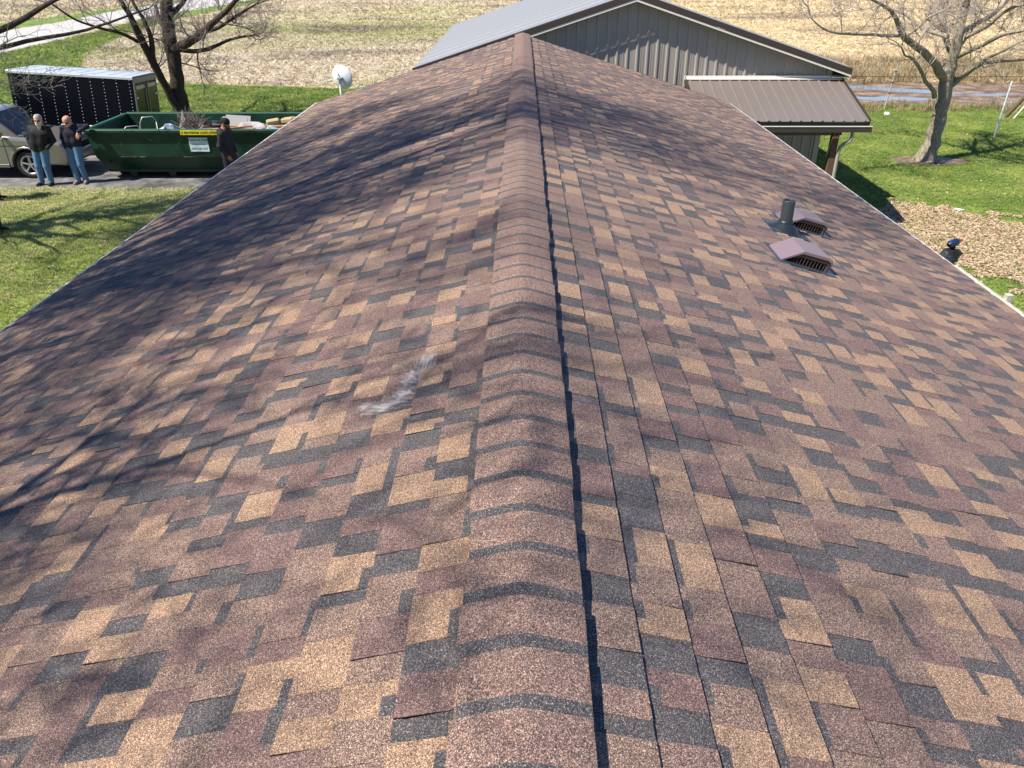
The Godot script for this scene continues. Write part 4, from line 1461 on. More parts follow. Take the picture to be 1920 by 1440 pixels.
func dumpster() -> void:
	var x0 := -11.40
	var x1 := -5.3
	var zn := -20.70
	var zf := -23.10
	var top := 1.32
	var d := thing("dumpster", "long green open-top roll-off dumpster filled with scrap", "dumpster")
	var green := world_tex(mat(Color.WHITE, 0.48), blotch(512, 141, [0.01, 0.11], [0.6, 0.4], [[0.15, Color8(4, 34, 22)], [0.5, Color8(5, 50, 32)], [0.85, Color8(16, 64, 42)]]), 2.5)
	var pale := mat(Color8(42, 96, 70), 0.5)
	var inner := world_tex(mat(Color.WHITE, 0.8), blotch(256, 151, [0.02, 0.1], [0.6, 0.4], [[0.3, Color8(5, 50, 32)], [0.52, Color8(16, 64, 42)], [0.58, Color8(112, 112, 108)], [0.8, Color8(126, 112, 98)]]), 2.0)
	# sides: upright above, turned in below; the near one is nearest the camera
	for s in 2:
		var z := zn if s == 0 else zf
		var q := -1.0 if s == 0 else 1.0
		var st := S()
		flat(st)
		var xi := x0 + 0.20
		var P := func(x: float, y: float, inset: float) -> Vector3: return Vector3(x, y, z + q * inset)
		quad(st, P.call(x0, top - 0.08, 0), P.call(x1, top - 0.08, 0), P.call(x1, 0.62, 0.02), P.call(x0 + 0.10, 0.62, 0.02))
		quad(st, P.call(x0 + 0.10, 0.62, 0.02), P.call(x1, 0.62, 0.02), P.call(x1, 0.22, 0.30), P.call(xi, 0.22, 0.30))
		quad(st, P.call(xi, 0.22, 0.30), P.call(x1, 0.22, 0.30), P.call(x1, 0.16, 0.30), P.call(xi, 0.16, 0.30))
		obj("side_panel", st, green, d)
		st = S()
		flat(st)
		quad(st, P.call(x0, top - 0.02, 0.05), P.call(x1, top - 0.02, 0.05), P.call(x1, 0.62, 0.07), P.call(x0 + 0.18, 0.62, 0.07))
		quad(st, P.call(x0 + 0.18, 0.62, 0.07), P.call(x1, 0.62, 0.07), P.call(x1, 0.24, 0.36), P.call(xi + 0.05, 0.24, 0.36))
		obj("side_lining", st, green, d)
		st = S()
		bx(st, Vector3((x0 + x1) * 0.5, top - 0.035, z - q * 0.02), Vector3(x1 - x0 + 0.02, 0.085, 0.12), Basis.IDENTITY, 0.012)
		obj("top_rail", st, green, d)
		st = S()
		bx(st, Vector3((x0 + x1) * 0.5, top + 0.010, z - q * 0.02), Vector3(x1 - x0, 0.008, 0.11))
		obj("rail_top_face", st, pale, d)
		st = S()
		bx(st, Vector3((x0 + x1) * 0.5 + 0.1, 0.08, z + q * 0.72), Vector3(x1 - x0 - 0.4, 0.15, 0.1))
		obj("skid", st, M.vent_black, d)
	var ends := [[x0, 0.20, 1.0], [x1, 0.0, -1.0]]
	for e: Array in ends:
		var st := S()
		flat(st)
		var xa: float = e[0]
		var xb: float = e[0] + e[1]
		quad(st, Vector3(xa, top - 0.08, zn), Vector3(xa, top - 0.08, zf), Vector3(xb, 0.2, zf + 0.3), Vector3(xb, 0.2, zn - 0.3))
		quad(st, Vector3(xa + 0.05 * e[2], top - 0.08, zn), Vector3(xb + 0.05 * e[2], 0.2, zn - 0.3), Vector3(xb + 0.05 * e[2], 0.2, zf + 0.3), Vector3(xa + 0.05 * e[2], top - 0.08, zf))
		obj("end_panel", st, green, d)
		st = S()
		bx(st, Vector3(xa, top - 0.03, (zn + zf) * 0.5), Vector3(0.10, 0.08, zn - zf - 0.1), Basis.IDENTITY, 0.012)
		obj("end_rail", st, pale, d)
	var st := S()
	bx(st, Vector3((x0 + x1) * 0.5 + 0.12, 0.19, (zn + zf) * 0.5), Vector3(x1 - x0 - 0.26, 0.05, 1.7))
	obj("floor_plate", st, inner, d)
	for x: float in [-10.6, -9.55, -6.0]:
		st = S()
		tube(st, [Vector3(x, 0.10, zn - 0.42), Vector3(x, 0.10, zn - 0.58)], [0.10, 0.10], 18)
		obj("roller", st, mat(Color8(70, 70, 68), 0.6, 0.4), d)
	# bare metal scrapes along the crease and on the flank
	var sg := seeded(41)
	for k in 14:
		st = S()
		var sx := sg.randf_range(-11.0, -6.2)
		var on_crease := k < 9
		var sy := 0.62 if on_crease else sg.randf_range(0.7, 1.1)
		var sl := sg.randf_range(0.04, 0.22)
		bx(st, Vector3(sx, sy, zn - 0.019 + (0.62 - sy) * -0.033 + 0.004), Vector3(sl, sg.randf_range(0.006, 0.014), 0.006), Basis(Vector3(0, 0, 1), 0.0 if on_crease else sg.randfn(1.2, 0.5)))
		obj("scrape", st, mat(Color8(120, 132, 118) if k % 3 else Color8(116, 78, 56), 0.7), d)
	# notices: load line plate and the hauler's placard
	st = S()
	bx(st, Vector3(-8.42, 1.262, zn + 0.086), Vector3(0.95, 0.115, 0.008))
	var plate := obj("load_plate", st, mat(Color8(226, 206, 36), 0.5), d)
	var ink := mat(Color8(30, 28, 16), 0.6)
	lettering("MAXIMUM LOAD LEVEL", 0.078, ink, plate, "lettering", Transform3D(Basis.IDENTITY, Vector3(-8.37, 1.262, zn + 0.091)))
	var ar := S()
	bar(ar, Vector3(-8.865, 1.235, zn + 0.091), Vector3(-8.835, 1.285, zn + 0.091), 0.008, 0.012)
	bar(ar, Vector3(-8.86, 1.285, zn + 0.091), Vector3(-8.83, 1.285, zn + 0.091), 0.008, 0.012)
	obj("arrow_mark", ar, ink, plate)
	st = S()
	var tiltb := Basis(Vector3.RIGHT, 0.028)
	bx(st, Vector3(-8.50, 0.94, zn + 0.006), Vector3(0.50, 0.36, 0.006), tiltb)
	var sign := obj("placard", st, mat(Color8(206, 226, 226), 0.5), d)
	var teal := mat(Color8(22, 66, 74), 0.6)
	lettering("TONCH & SONS", 0.072, teal, sign, "lettering", Transform3D(tiltb, Vector3(-8.50, 1.06, zn + 0.012)))
	lettering("Dumpster Rental", 0.045, mat(Color8(120, 130, 140), 0.6), sign, "lettering", Transform3D(tiltb, Vector3(-8.50, 0.95, zn + 0.010)), false)
	lettering("(330) 210-1273", 0.062, mat(Color8(70, 120, 126), 0.6), sign, "lettering", Transform3D(tiltb, Vector3(-8.50, 0.84, zn + 0.007)))
	# heap of torn shingles and rubble
	var g := RandomNumberGenerator.new()
	g.seed = 99
	st = S()
	flat(st)
	var hy := func(x: float, z: float) -> float:
		var edge := clampf((x - x0) / 2.2, 0.0, 1.0)
		return 0.42 + edge * 0.50 + 0.16 * wob.get_noise_2d(x * 16, z * 16)
	for i in 44:
		for j in 16:
			var xa := x0 + 0.34 + i * (x1 - x0 - 0.42) / 44.0
			var xb := x0 + 0.34 + (i + 1) * (x1 - x0 - 0.42) / 44.0
			var za := zn - 0.10 - j * (2.4 - 0.2) / 16.0
			var zb := zn - 0.10 - (j + 1) * (2.4 - 0.2) / 16.0
			quad(st, Vector3(xa, hy.call(xa, za), za), Vector3(xa, hy.call(xa, zb), zb), Vector3(xb, hy.call(xb, zb), zb), Vector3(xb, hy.call(xb, za), za))
	var heap := obj("rubble", st, world_tex(mat(Color.WHITE, 0.95), blotch(256, 161, [0.05, 0.2], [0.5, 0.5], [[0.2, Color8(32, 30, 30)], [0.6, Color8(66, 60, 56)], [0.85, Color8(120, 110, 100)]]), 1.0))
	tag(heap, "dark heap of torn shingles filling the dumpster", "rubble")
	heap.set_meta("kind", "stuff")
	var wood := mat(Color8(158, 122, 84), 0.85)
	var labels := ["long tan board lying flat along the scrap heap", "narrow tan board slanting across the scrap heap", "short tan board near the gable end of the heap", "split tan board lying behind the other boards"]
	var bds := [[Vector3(-8.9, 1.10, -21.9), Vector3(-6.4, 1.13, -21.75), 0.16], [Vector3(-8.7, 1.13, -21.5), Vector3(-7.3, 1.18, -22.0), 0.09], [Vector3(-7.2, 1.14, -22.1), Vector3(-6.1, 1.2, -21.9), 0.12], [Vector3(-8.4, 1.1, -22.3), Vector3(-6.9, 1.12, -22.4), 0.14]]
	for k in 4:
		st = S()
		bar(st, bds[k][0], bds[k][1], bds[k][2], 0.035)
		tag(obj("board", st, wood), labels[k], "board", "boards in the dumpster")
	# bent tube frames of old chairs
	for k in 2:
		st = S()
		var c := Vector3(-10.35 + k * -0.42, 0.95, -21.95 + k * 0.15)
		var hh := 0.46 - k * 0.22
		tube(st, [c + Vector3(-0.22, -0.2, 0.1), c + Vector3(-0.12, hh * 0.7, 0.1), c + Vector3(-0.06, hh, 0.05), c + Vector3(0.16, hh, -0.1), c + Vector3(0.22, hh * 0.75, -0.14), c + Vector3(0.14, -0.2, -0.16)], [0.014, 0.014, 0.014, 0.014, 0.014, 0.014], 8)
		tube(st, [c + Vector3(0.22, hh * 0.75, -0.14), c + Vector3(0.30, 0.05, 0.05), c + Vector3(0.22, -0.22, 0.2)], [0.012, 0.012, 0.012], 8)
		tag(obj("chair_frame", st, mat(Color8(196, 190, 182), 0.35, 0.6)), ["bent metal chair frame standing up out of the scrap", "low bent metal chair frame sunk in the scrap at the sloped end"][k], "chair frame")
	st = S()
	bx(st, Vector3(-10.0, 1.03, -21.6), Vector3(0.55, 0.06, 0.4), Basis(Vector3(0, 0, 1), 0.42) * Basis(Vector3.RIGHT, 0.25), 0.01)
	tag(obj("foam_sheet", st, mat(Color8(170, 172, 166), 0.8)), "white foam sheet leaning on the scrap heap", "foam sheet")
	st = S()
	crumple(st, Vector3(-9.7, 1.06, -21.9), Vector3(0.48, 0.40, 0.4), g)
	tag(obj("plastic_bag", st, mat(Color8(120, 140, 160), 0.5)), "crumpled pale blue plastic bag on the heap", "bag")
	st = S()
	crumple(st, Vector3(-7.0, 1.13, -21.25), Vector3(0.46, 0.34, 0.36), g)
	tag(obj("plastic_bag", st, mat(Color8(176, 150, 162), 0.6)), "crumpled pink bag against the near side of the dumpster", "bag")
	st = S()
	crumple(st, Vector3(-6.72, 1.13, -21.3), Vector3(0.5, 0.36, 0.4), g)
	tag(obj("plastic_bag", st, mat(Color8(170, 178, 180), 0.6)), "crumpled white bag next to the pink bag", "bag")
	st = S()
	crumple(st, Vector3(-7.55, 1.12, -22.2), Vector3(0.9, 0.26, 0.5), g)
	crumple(st, Vector3(-7.25, 1.12, -22.0), Vector3(0.5, 0.26, 0.5), g)
	tag(obj("torn_sheeting", st, mat(Color8(158, 154, 152), 0.8)), "torn white sheeting bunched on the boards", "sheeting")
	st = S()
	for k in 2: bx(st, Vector3(-8.05, 1.20, -22.35 - k * 0.28), Vector3(0.7, 0.28, 0.025), Basis(Vector3.RIGHT, -0.5) * Basis(Vector3(0, 0, 1), -0.06))
	bx(st, Vector3(-8.38, 1.19, -22.5), Vector3(0.025, 0.28, 0.3), Basis(Vector3(0, 0, 1), 0.3))
	tag(obj("metal_bin", st, mat(Color8(120, 120, 120), 0.5, 0.3)), "open grey metal bin tipped over on the heap", "bin")
	for k in 2:
		st = S()
		bx(st, Vector3(-7.0 + k * 0.45, 1.20 + k * 0.05, -22.4), Vector3(0.36, 0.14, 0.3), Basis(Vector3.UP, 0.3 - k * 0.5) * Basis(Vector3(0, 0, 1), 0.12), 0.03)
		tag(obj("foam_block", st, mat(Color8(166, 146, 106), 0.9)), ["yellow foam block beside the torn sheeting", "yellow foam block stacked at the gable end of the heap"][k], "foam block")
	st = S()
	crumple(st, Vector3(-8.75, 1.08, -22.5), Vector3(0.95, 0.30, 0.4), g)
	tag(obj("black_bag", st, mat(Color8(20, 20, 22), 0.35)), "flat black rubbish bag behind the boards", "bag")
	st = S()
	for k in 90:
		var c := Vector3(-9.15 + g.randfn(0, 0.16), 1.12, -22.0 + g.randfn(0, 0.12))
		var t := c + Vector3(g.randfn(0, 0.28), g.randf_range(0.1, 0.55), g.randfn(0, 0.25))
		tube(st, [c, (c + t) * 0.5 + Vector3(g.randfn(0, 0.05), 0.04, g.randfn(0, 0.05)), t], [0.007, 0.006, 0.003], 4, false)
	tag(obj("brush_heap", st, M.twig), "tangled heap of brown twigs thrown in the dumpster", "brush")
	st = S()
	prism(st, PackedVector2Array([Vector2(-0.14, 0), Vector2(0.14, 0), Vector2(0.03, 0.52)]), Vector3(-9.38, 1.05, -22.0), Vector3(1, 0, 0.2), Vector3(0, 1, -0.25), Vector3(0, 0, 0.02))
	tag(obj("pointed_scrap", st, mat(Color8(156, 150, 142), 0.7)), "pointed grey scrap board standing beside the twigs", "scrap board")

# ---------------------------------------------------------------- people
class Field:
	var org: Vector3
	var cell: float
	var nx: int
	var ny: int
	var nz: int
	var f: PackedFloat32Array
	var best: PackedFloat32Array
	var tint: PackedByteArray
	func _init(lo: Vector3, hi: Vector3, c: float) -> void:
		org = lo
		cell = c
		nx = int((hi.x - lo.x) / c) + 2
		ny = int((hi.y - lo.y) / c) + 2
		nz = int((hi.z - lo.z) / c) + 2
		f.resize(nx * ny * nz)
		f.fill(1.0)
		best.resize(nx * ny * nz)
		best.fill(1.0)
		tint.resize(nx * ny * nz)
	# a tapered capsule blended in with a smooth minimum; flat squeezes it along z
	func bone(a: Vector3, b: Vector3, ra: float, rb: float, col: int, k := 0.03, squeeze := 1.0) -> void:
		var m := maxf(ra, rb) + k + cell * 2.0
		var lo := Vector3(minf(a.x, b.x) - m, minf(a.y, b.y) - m, minf(a.z, b.z) - m)
		var hi := Vector3(maxf(a.x, b.x) + m, maxf(a.y, b.y) + m, maxf(a.z, b.z) + m)
		var i0 := clampi(int((lo.x - org.x) / cell), 0, nx - 1)
		var i1 := clampi(int((hi.x - org.x) / cell) + 1, 0, nx - 1)
		var j0 := clampi(int((lo.y - org.y) / cell), 0, ny - 1)
		var j1 := clampi(int((hi.y - org.y) / cell) + 1, 0, ny - 1)
		var k0 := clampi(int((lo.z - org.z) / cell), 0, nz - 1)
		var k1 := clampi(int((hi.z - org.z) / cell) + 1, 0, nz - 1)
		var ab := b - a
		var l2 := maxf(ab.length_squared(), 1e-8)
		for j in range(j0, j1 + 1):
			for kk in range(k0, k1 + 1):
				for i in range(i0, i1 + 1):
					var p := org + Vector3(i, j, kk) * cell
					var ap := p - a
					var t := clampf(ap.dot(ab) / l2, 0.0, 1.0)
					var q := ap - ab * t
					q.z /= squeeze
					var dd := q.length() - lerpf(ra, rb, t)
					var n := i + nx * (kk + nz * j)
					if dd < best[n]:
						best[n] = dd
						tint[n] = col
					var o := f[n]
					var h := clampf(0.5 + 0.5 * (o - dd) / k, 0.0, 1.0)
					f[n] = lerpf(o, dd, h) - k * h * (1.0 - h)
	func mesh(st: SurfaceTool, cols: Array, xf: Transform3D) -> void:
		var vid := {}
		var vs: Array[Vector3] = []
		var ns: Array[Vector3] = []
		var cs: PackedByteArray = []
		var sx := 1
		var sz := nx
		var sy := nx * nz
		var offs := [0, sx, sz, sz + sx, sy, sy + sx, sy + sz, sy + sz + sx]
		for j in ny - 1:
			for k in nz - 1:
				for i in nx - 1:
					var n := i + nx * (k + nz * j)
					var inn := 0
					for o: int in offs:
						if f[n + o] < 0.0: inn += 1
					if inn == 0 or inn == 8: continue
					var c := Vector3.ZERO
					var cnt := 0
					for e: Array in [[0, 1], [2, 3], [4, 5], [6, 7], [0, 2], [1, 3], [4, 6], [5, 7], [0, 4], [1, 5], [2, 6], [3, 7]]:
						var fa := f[n + offs[e[0]]]
						var fb := f[n + offs[e[1]]]
						if (fa < 0.0) == (fb < 0.0): continue
						var t := fa / (fa - fb)
						var pa := Vector3(e[0] & 1, (e[0] >> 2) & 1, (e[0] >> 1) & 1)
						var pb := Vector3(e[1] & 1, (e[1] >> 2) & 1, (e[1] >> 1) & 1)
						c += pa.lerp(pb, t)
						cnt += 1
					vid[n] = vs.size()
					vs.append(xf * (org + (Vector3(i, j, k) + c / cnt) * cell))
					var gx := f[n + sx] + f[n + sx + sz] + f[n + sx + sy] + f[n + sx + sy + sz] - f[n] - f[n + sz] - f[n + sy] - f[n + sy + sz]
					var gy := f[n + sy] + f[n + sy + sx] + f[n + sy + sz] + f[n + sy + sx + sz] - f[n] - f[n + sx] - f[n + sz] - f[n + sx + sz]
					var gz := f[n + sz] + f[n + sz + sx] + f[n + sz + sy] + f[n + sz + sx + sy] - f[n] - f[n + sx] - f[n + sy] - f[n + sx + sy]
					ns.append((xf.basis * Vector3(gx, gy, gz)).normalized())
					var bi := 0
					var bd := 9.0
					for o: int in offs:
						if best[n + o] < bd:
							bd = best[n + o]
							bi = tint[n + o]
					cs.append(bi)
		for j in range(1, ny - 1):
			for k in range(1, nz - 1):
				for i in range(1, nx - 1):
					var n := i + nx * (k + nz * j)
					var a := f[n] < 0.0
					for ax in 3:
						var st1: int = [sx, sy, sz][ax]
						var b := f[n + st1] < 0.0
						if a == b: continue
						var u: int = [sy, sz, sx][ax]
						var v: int = [sz, sx, sy][ax]
						var q := [n, n - u, n - u - v, n - v]
						if not (vid.has(q[0]) and vid.has(q[1]) and vid.has(q[2]) and vid.has(q[3])): continue
						var w := [vid[q[0]], vid[q[1]], vid[q[2]], vid[q[3]]]
						var order := [0, 1, 2, 0, 2, 3] if not a else [0, 2, 1, 0, 3, 2]
						var col: Color = cols[cs[w[0]]]
						for o: int in order:
							st.set_color(col)
							st.set_normal(ns[w[o]])
							st.add_vertex(vs[w[o]])

# skeleton of a standing figure, facing +z; pose holds the joints that differ
func figure(label: String, at: Vector3, turn: float, pose: Dictionary, cols: Array, group := "") -> Node3D:
	# colour slots: 0 skin, 1 top, 2 trousers, 3 shoes, 4 hair or cap, 5 beard, 6 glasses, 7 mark on the back
	var o := thing("person", label, "person", at, turn, group)
	var J := {
		"hip": Vector3(0, 0.95, 0), "waist": Vector3(0, 1.10, 0), "chest": Vector3(0, 1.32, 0), "neck": Vector3(0, 1.49, 0.0), "head": Vector3(0, 1.645, 0.03),
		"hl": Vector3(0.10, 0.92, 0), "hr": Vector3(-0.10, 0.92, 0), "kl": Vector3(0.12, 0.50, 0.02), "kr": Vector3(-0.12, 0.50, 0.02),
		"al": Vector3(0.13, 0.09, -0.02), "ar": Vector3(-0.13, 0.09, -0.02), "tl": Vector3(0.16, 0.035, 0.15), "tr": Vector3(-0.16, 0.035, 0.15),
		"sl": Vector3(0.20, 1.42, 0), "sr": Vector3(-0.20, 1.42, 0), "el": Vector3(0.29, 1.15, -0.04), "er": Vector3(-0.29, 1.15, -0.04),
		"wl": Vector3(0.24, 0.92, 0.08), "wr": Vector3(-0.24, 0.92, 0.08), "fl": Vector3(0.20, 0.84, 0.12), "fr": Vector3(-0.20, 0.84, 0.12), "look": Vector3(0, 0, 1)}
	for k: String in pose: J[k] = pose[k]
	var F := Field.new(Vector3(-0.62, -0.02, -0.45), Vector3(0.62, 1.66, 0.5), 0.02)
	var bulk: float = pose.get("bulk", 1.0)
	# trunk under a loose jacket
	for s: float in [-1.0, 1.0]:
		var q := Vector3(0.075 * s, 0, 0)
		F.bone(J.hip + q, J.waist + q, 0.125, 0.125 * bulk, 2 if s == 2.0 else 1, 0.04)
		F.bone(J.waist + q, J.chest + q * 1.2, 0.128 * bulk, 0.135 * bulk, 1, 0.05)
	F.bone(J.chest, J.neck, 0.13, 0.07, 1, 0.05)
	F.bone(J.sl, J.sr, 0.075, 0.075, 1, 0.05)
	F.bone(J.neck, J.head, 0.06, 0.055, 0, 0.02)
	if pose.get("hood", false):
		F.bone(J.neck + Vector3(-0.07, -0.01, -0.07), J.neck + Vector3(0.07, -0.01, -0.07), 0.07, 0.07, 1, 0.04)
	for s: String in ["l", "r"]:
		F.bone(J["s" + s], J["e" + s], 0.075, 0.064, 1, 0.04)
		F.bone(J["e" + s], J["w" + s], 0.062, 0.048, 1, 0.03)
		F.bone(J["h" + s] + Vector3(0, 0.0, 0), J["k" + s], 0.115, 0.088, 2, 0.03)
		F.bone(J["k" + s], J["a" + s], 0.085, 0.072, 2, 0.03)
		F.bone(J["a" + s] - Vector3(0, 0.03, 0.03), J["t" + s], 0.05, 0.04, 3, 0.02)
	var st := S()
	F.mesh(st, cols, Transform3D.IDENTITY)
	# head, on a finer grid of its own
	var hd: Vector3 = J.head
	var look: Vector3 = (J.look as Vector3).normalized()
	var sidev := Vector3.UP.cross(look).normalized()
	var hb := Basis(sidev, look.cross(sidev), look)
	var H := Field.new(Vector3(-0.13, -0.22, -0.15), Vector3(0.13, 0.17, 0.17), 0.0085)
	H.bone(Vector3(0, 0.03, -0.015), Vector3(0, 0.035, 0.012), 0.088, 0.085, 0, 0.02)
	H.bone(Vector3(0, -0.03, 0.035), Vector3(0, -0.075, 0.055), 0.064, 0.042, 0, 0.03)
	H.bone(Vector3(0, 0.012, 0.098), Vector3(0, -0.022, 0.118), 0.011, 0.016, 0, 0.014)
	H.bone(Vector3(-0.03, 0.03, 0.09), Vector3(0.03, 0.03, 0.09), 0.012, 0.012, 0, 0.015)
	H.bone(Vector3(-0.018, -0.058, 0.093), Vector3(0.018, -0.058, 0.093), 0.008, 0.008, 0, 0.008)
	H.bone(Vector3(0, -0.04, -0.02), Vector3(0, -0.18, -0.05), 0.058, 0.06, 0, 0.02)
	for s: float in [-1.0, 1.0]:
		H.bone(Vector3(s * 0.088, 0.02, -0.005), Vector3(s * 0.09, -0.025, 0.0), 0.016, 0.012, 0, 0.008)
	match pose.get("top", "hair"):
		"hair":
			H.bone(Vector3(0, 0.05, -0.03), Vector3(0, 0.065, 0.0), 0.088, 0.082, 4, 0.012)
		"bald":
			H.bone(Vector3(0, 0.0, -0.045), Vector3(0, 0.02, -0.05), 0.082, 0.080, 4, 0.012)
		"cap":
			H.bone(Vector3(0, 0.055, -0.02), Vector3(0, 0.065, 0.015), 0.097, 0.093, 4, 0.012)
	if pose.get("beard", 0.0) > 0.0:
		H.bone(Vector3(0, -0.075, 0.07), Vector3(0, -0.075 - pose.beard, 0.07), 0.060, 0.030, 5, 0.03)
		for s: float in [-1.0, 1.0]: H.bone(Vector3(s * 0.06, -0.01, 0.04), Vector3(s * 0.035, -0.08, 0.07), 0.024, 0.034, 5, 0.015)
	if pose.get("glasses", false):
		for s: float in [-1.0, 1.0]:
			H.bone(Vector3(s * 0.032, 0.010, 0.098), Vector3(s * 0.055, 0.010, 0.082), 0.018, 0.017, 6, 0.004)
			H.bone(Vector3(s * 0.06, 0.014, 0.07), Vector3(s * 0.088, 0.014, 0.0), 0.007, 0.006, 6, 0.003)
	else:
		for s: float in [-1.0, 1.0]: H.bone(Vector3(s * 0.032, 0.010, 0.088), Vector3(s * 0.034, 0.010, 0.088), 0.010, 0.010, 6, 0.003)
	H.mesh(st, cols, Transform3D(hb, hd))
	# hands with five fingers
	for s: String in ["l", "r"]:
		if pose.get("hide_" + s, false): continue
		var wq: Vector3 = J["w" + s]
		var dir: Vector3 = (J["f" + s] - wq).normalized()
		var inward: Vector3 = pose.get("palm_" + s, Vector3(-1.0 if s == "l" else 1.0, 0, 0))
		var across: Vector3 = dir.cross(inward).normalized()
		inward = across.cross(dir).normalized()
		var P := Field.new(Vector3(-0.09, -0.05, -0.04), Vector3(0.09, 0.21, 0.09), 0.007)
		# own axes: x across the palm, y along the hand, z to the palm side
		P.bone(Vector3(0, -0.02, 0), Vector3(0, 0.03, 0), 0.026, 0.030, 0, 0.01)
		for k in 4:
			var fx := -0.033 + k * 0.022
			var ln: float = [0.062, 0.078, 0.082, 0.070][k]
			P.bone(Vector3(fx * 0.7, 0.01, 0), Vector3(fx, 0.085, 0.0), 0.014, 0.0115, 0, 0.008)
			P.bone(Vector3(fx, 0.085, 0.0), Vector3(fx * 1.05, 0.085 + ln * 0.55, 0.014), 0.0098, 0.009, 0, 0.003)
			P.bone(Vector3(fx * 1.05, 0.085 + ln * 0.55, 0.014), Vector3(fx * 1.05, 0.085 + ln * 0.9, 0.036), 0.009, 0.0078, 0, 0.003)
		P.bone(Vector3(0.024, 0.01, 0.006), Vector3(0.052, 0.05, 0.022), 0.015, 0.011, 0, 0.006)
		P.bone(Vector3(0.052, 0.05, 0.022), Vector3(0.054, 0.085, 0.034), 0.011, 0.009, 0, 0.003)
		P.mesh(st, cols, Transform3D(Basis(across, dir, inward), wq + dir * 0.03))
	var me := st.commit()
	me.surface_set_material(0, M.skin_body)
	put("body", me, o)
	return o

func people() -> void:
	var skin := lin(Color8(206, 148, 122))
	var jeans := lin(Color8(84, 118, 152))
	var tan_boot := lin(Color8(150, 122, 92))
	var dark_boot := lin(Color8(52, 44, 38))
	var black := lin(Color8(26, 27, 28))
	var navy := lin(Color8(26, 28, 46))
	figure("bearded man in black jacket and jeans standing beside the silver vehicle", Vector3(-12.52, 0.008, -20.22), 0.0,
		{"bulk": 1.14, "beard": 0.16, "glasses": true, "look": Vector3(0.1, -0.12, 1), "hip": Vector3(0.10, 0.95, 0), "waist": Vector3(0.15, 1.10, 0), "chest": Vector3(0.21, 1.32, 0), "neck": Vector3(0.26, 1.49, 0), "head": Vector3(0.29, 1.645, 0.03),
		"hl": Vector3(0.20, 0.92, 0), "hr": Vector3(0.0, 0.92, 0), "kl": Vector3(0.16, 0.50, 0.03), "kr": Vector3(-0.06, 0.50, 0.02), "al": Vector3(0.13, 0.09, -0.02), "ar": Vector3(-0.12, 0.09, -0.02),
		"sl": Vector3(0.44, 1.41, 0), "sr": Vector3(0.03, 1.44, 0), "er": Vector3(-0.12, 1.18, -0.02), "wr": Vector3(-0.06, 0.98, 0.08), "fr": Vector3(0.02, 0.92, 0.12), "el": Vector3(0.50, 1.14, -0.02), "wl": Vector3(0.36, 0.97, 0.10), "fl": Vector3(0.28, 0.95, 0.12), "hide_l": true, "hide_r": true},
		[skin, black, jeans, dark_boot, lin(Color8(176, 170, 160)), lin(Color8(206, 198, 182)), lin(Color8(14, 14, 15)), black], "people by the dumpster")
	figure("balding man in navy jacket leaning his elbow on the dumpster rim", Vector3(-11.74, 0.008, -20.42), 0.05,
		{"glasses": true, "top": "bald", "look": Vector3(-0.15, -0.5, 0.85), "head": Vector3(0.14, 1.60, 0.09), "neck": Vector3(0.16, 1.47, 0.02), "hip": Vector3(0.07, 0.93, -0.02), "waist": Vector3(0.10, 1.08, 0), "chest": Vector3(0.15, 1.30, 0.0),
		"hl": Vector3(0.17, 0.91, 0), "hr": Vector3(-0.02, 0.91, 0), "kl": Vector3(0.16, 0.49, 0.05), "kr": Vector3(-0.03, 0.50, 0.04), "al": Vector3(0.17, 0.09, 0.0), "ar": Vector3(-0.02, 0.09, 0.04), "tl": Vector3(0.21, 0.035, 0.17), "tr": Vector3(-0.04, 0.035, 0.21),
		"sl": Vector3(0.35, 1.42, 0), "sr": Vector3(-0.04, 1.42, 0.02), "er": Vector3(-0.16, 1.16, -0.06), "el": Vector3(0.50, 1.42, -0.12), "wl": Vector3(0.38, 1.34, 0.15), "fl": Vector3(0.34, 1.20, 0.21), "palm_l": Vector3(0, 0, -1), "hide_r": true, "wr": Vector3(-0.08, 0.95, 0.08)},
		[skin, navy, jeans, tan_boot, lin(Color8(120, 100, 84)), black, lin(Color8(16, 16, 18)), navy], "people by the dumpster")
	var third := figure("man in black hooded sweatshirt and beanie walking past the dumpster", Vector3(-7.42, 0.008, -19.75), 1.42,
		{"top": "cap", "hood": true, "look": Vector3(0, -0.3, 1), "head": Vector3(0, 1.63, 0.06), "beard": 0.015, "kl": Vector3(0.1, 0.52, 0.16), "al": Vector3(0.1, 0.10, 0.22), "tl": Vector3(0.1, 0.045, 0.40), "kr": Vector3(-0.1, 0.50, -0.02), "ar": Vector3(-0.1, 0.12, -0.26), "tr": Vector3(-0.1, 0.035, -0.10)},
		[lin(Color8(176, 118, 96)), lin(Color8(34, 36, 44)), lin(Color8(40, 42, 50)), dark_boot, lin(Color8(20, 20, 20)), lin(Color8(70, 54, 44)), lin(Color8(20, 20, 20)), black], "people by the dumpster")
	# pale print on the back of the sweatshirt
	var st := S()
	for k in 3:
		bx(st, Vector3(0, 1.36 - k * 0.105, -0.150 + k * 0.004), Vector3(0.20 - 0.03 * k, 0.07, 0.012), Basis.IDENTITY, 0.005)
	obj("back_print", st, mat(Color8(214, 218, 216), 0.8), third)
	var dk := lin(Color8(34, 36, 62))
	figure("person in dark jeans standing on the lawn beside the driveway edge", Vector3(-12.93, 0.004, -18.75), 1.9, {"top": "hair"}, [skin, black, dk, lin(Color8(24, 24, 26)), lin(Color8(60, 46, 36)), black, black, black], "people standing on the lawn")
	figure("person in dark jeans standing on the lawn farther from the driveway", Vector3(-11.45, 0.004, -16.25), 1.7, {"top": "cap"}, [skin, lin(Color8(40, 40, 44)), dk, lin(Color8(24, 24, 26)), lin(Color8(30, 30, 34)), black, black, black], "people standing on the lawn")

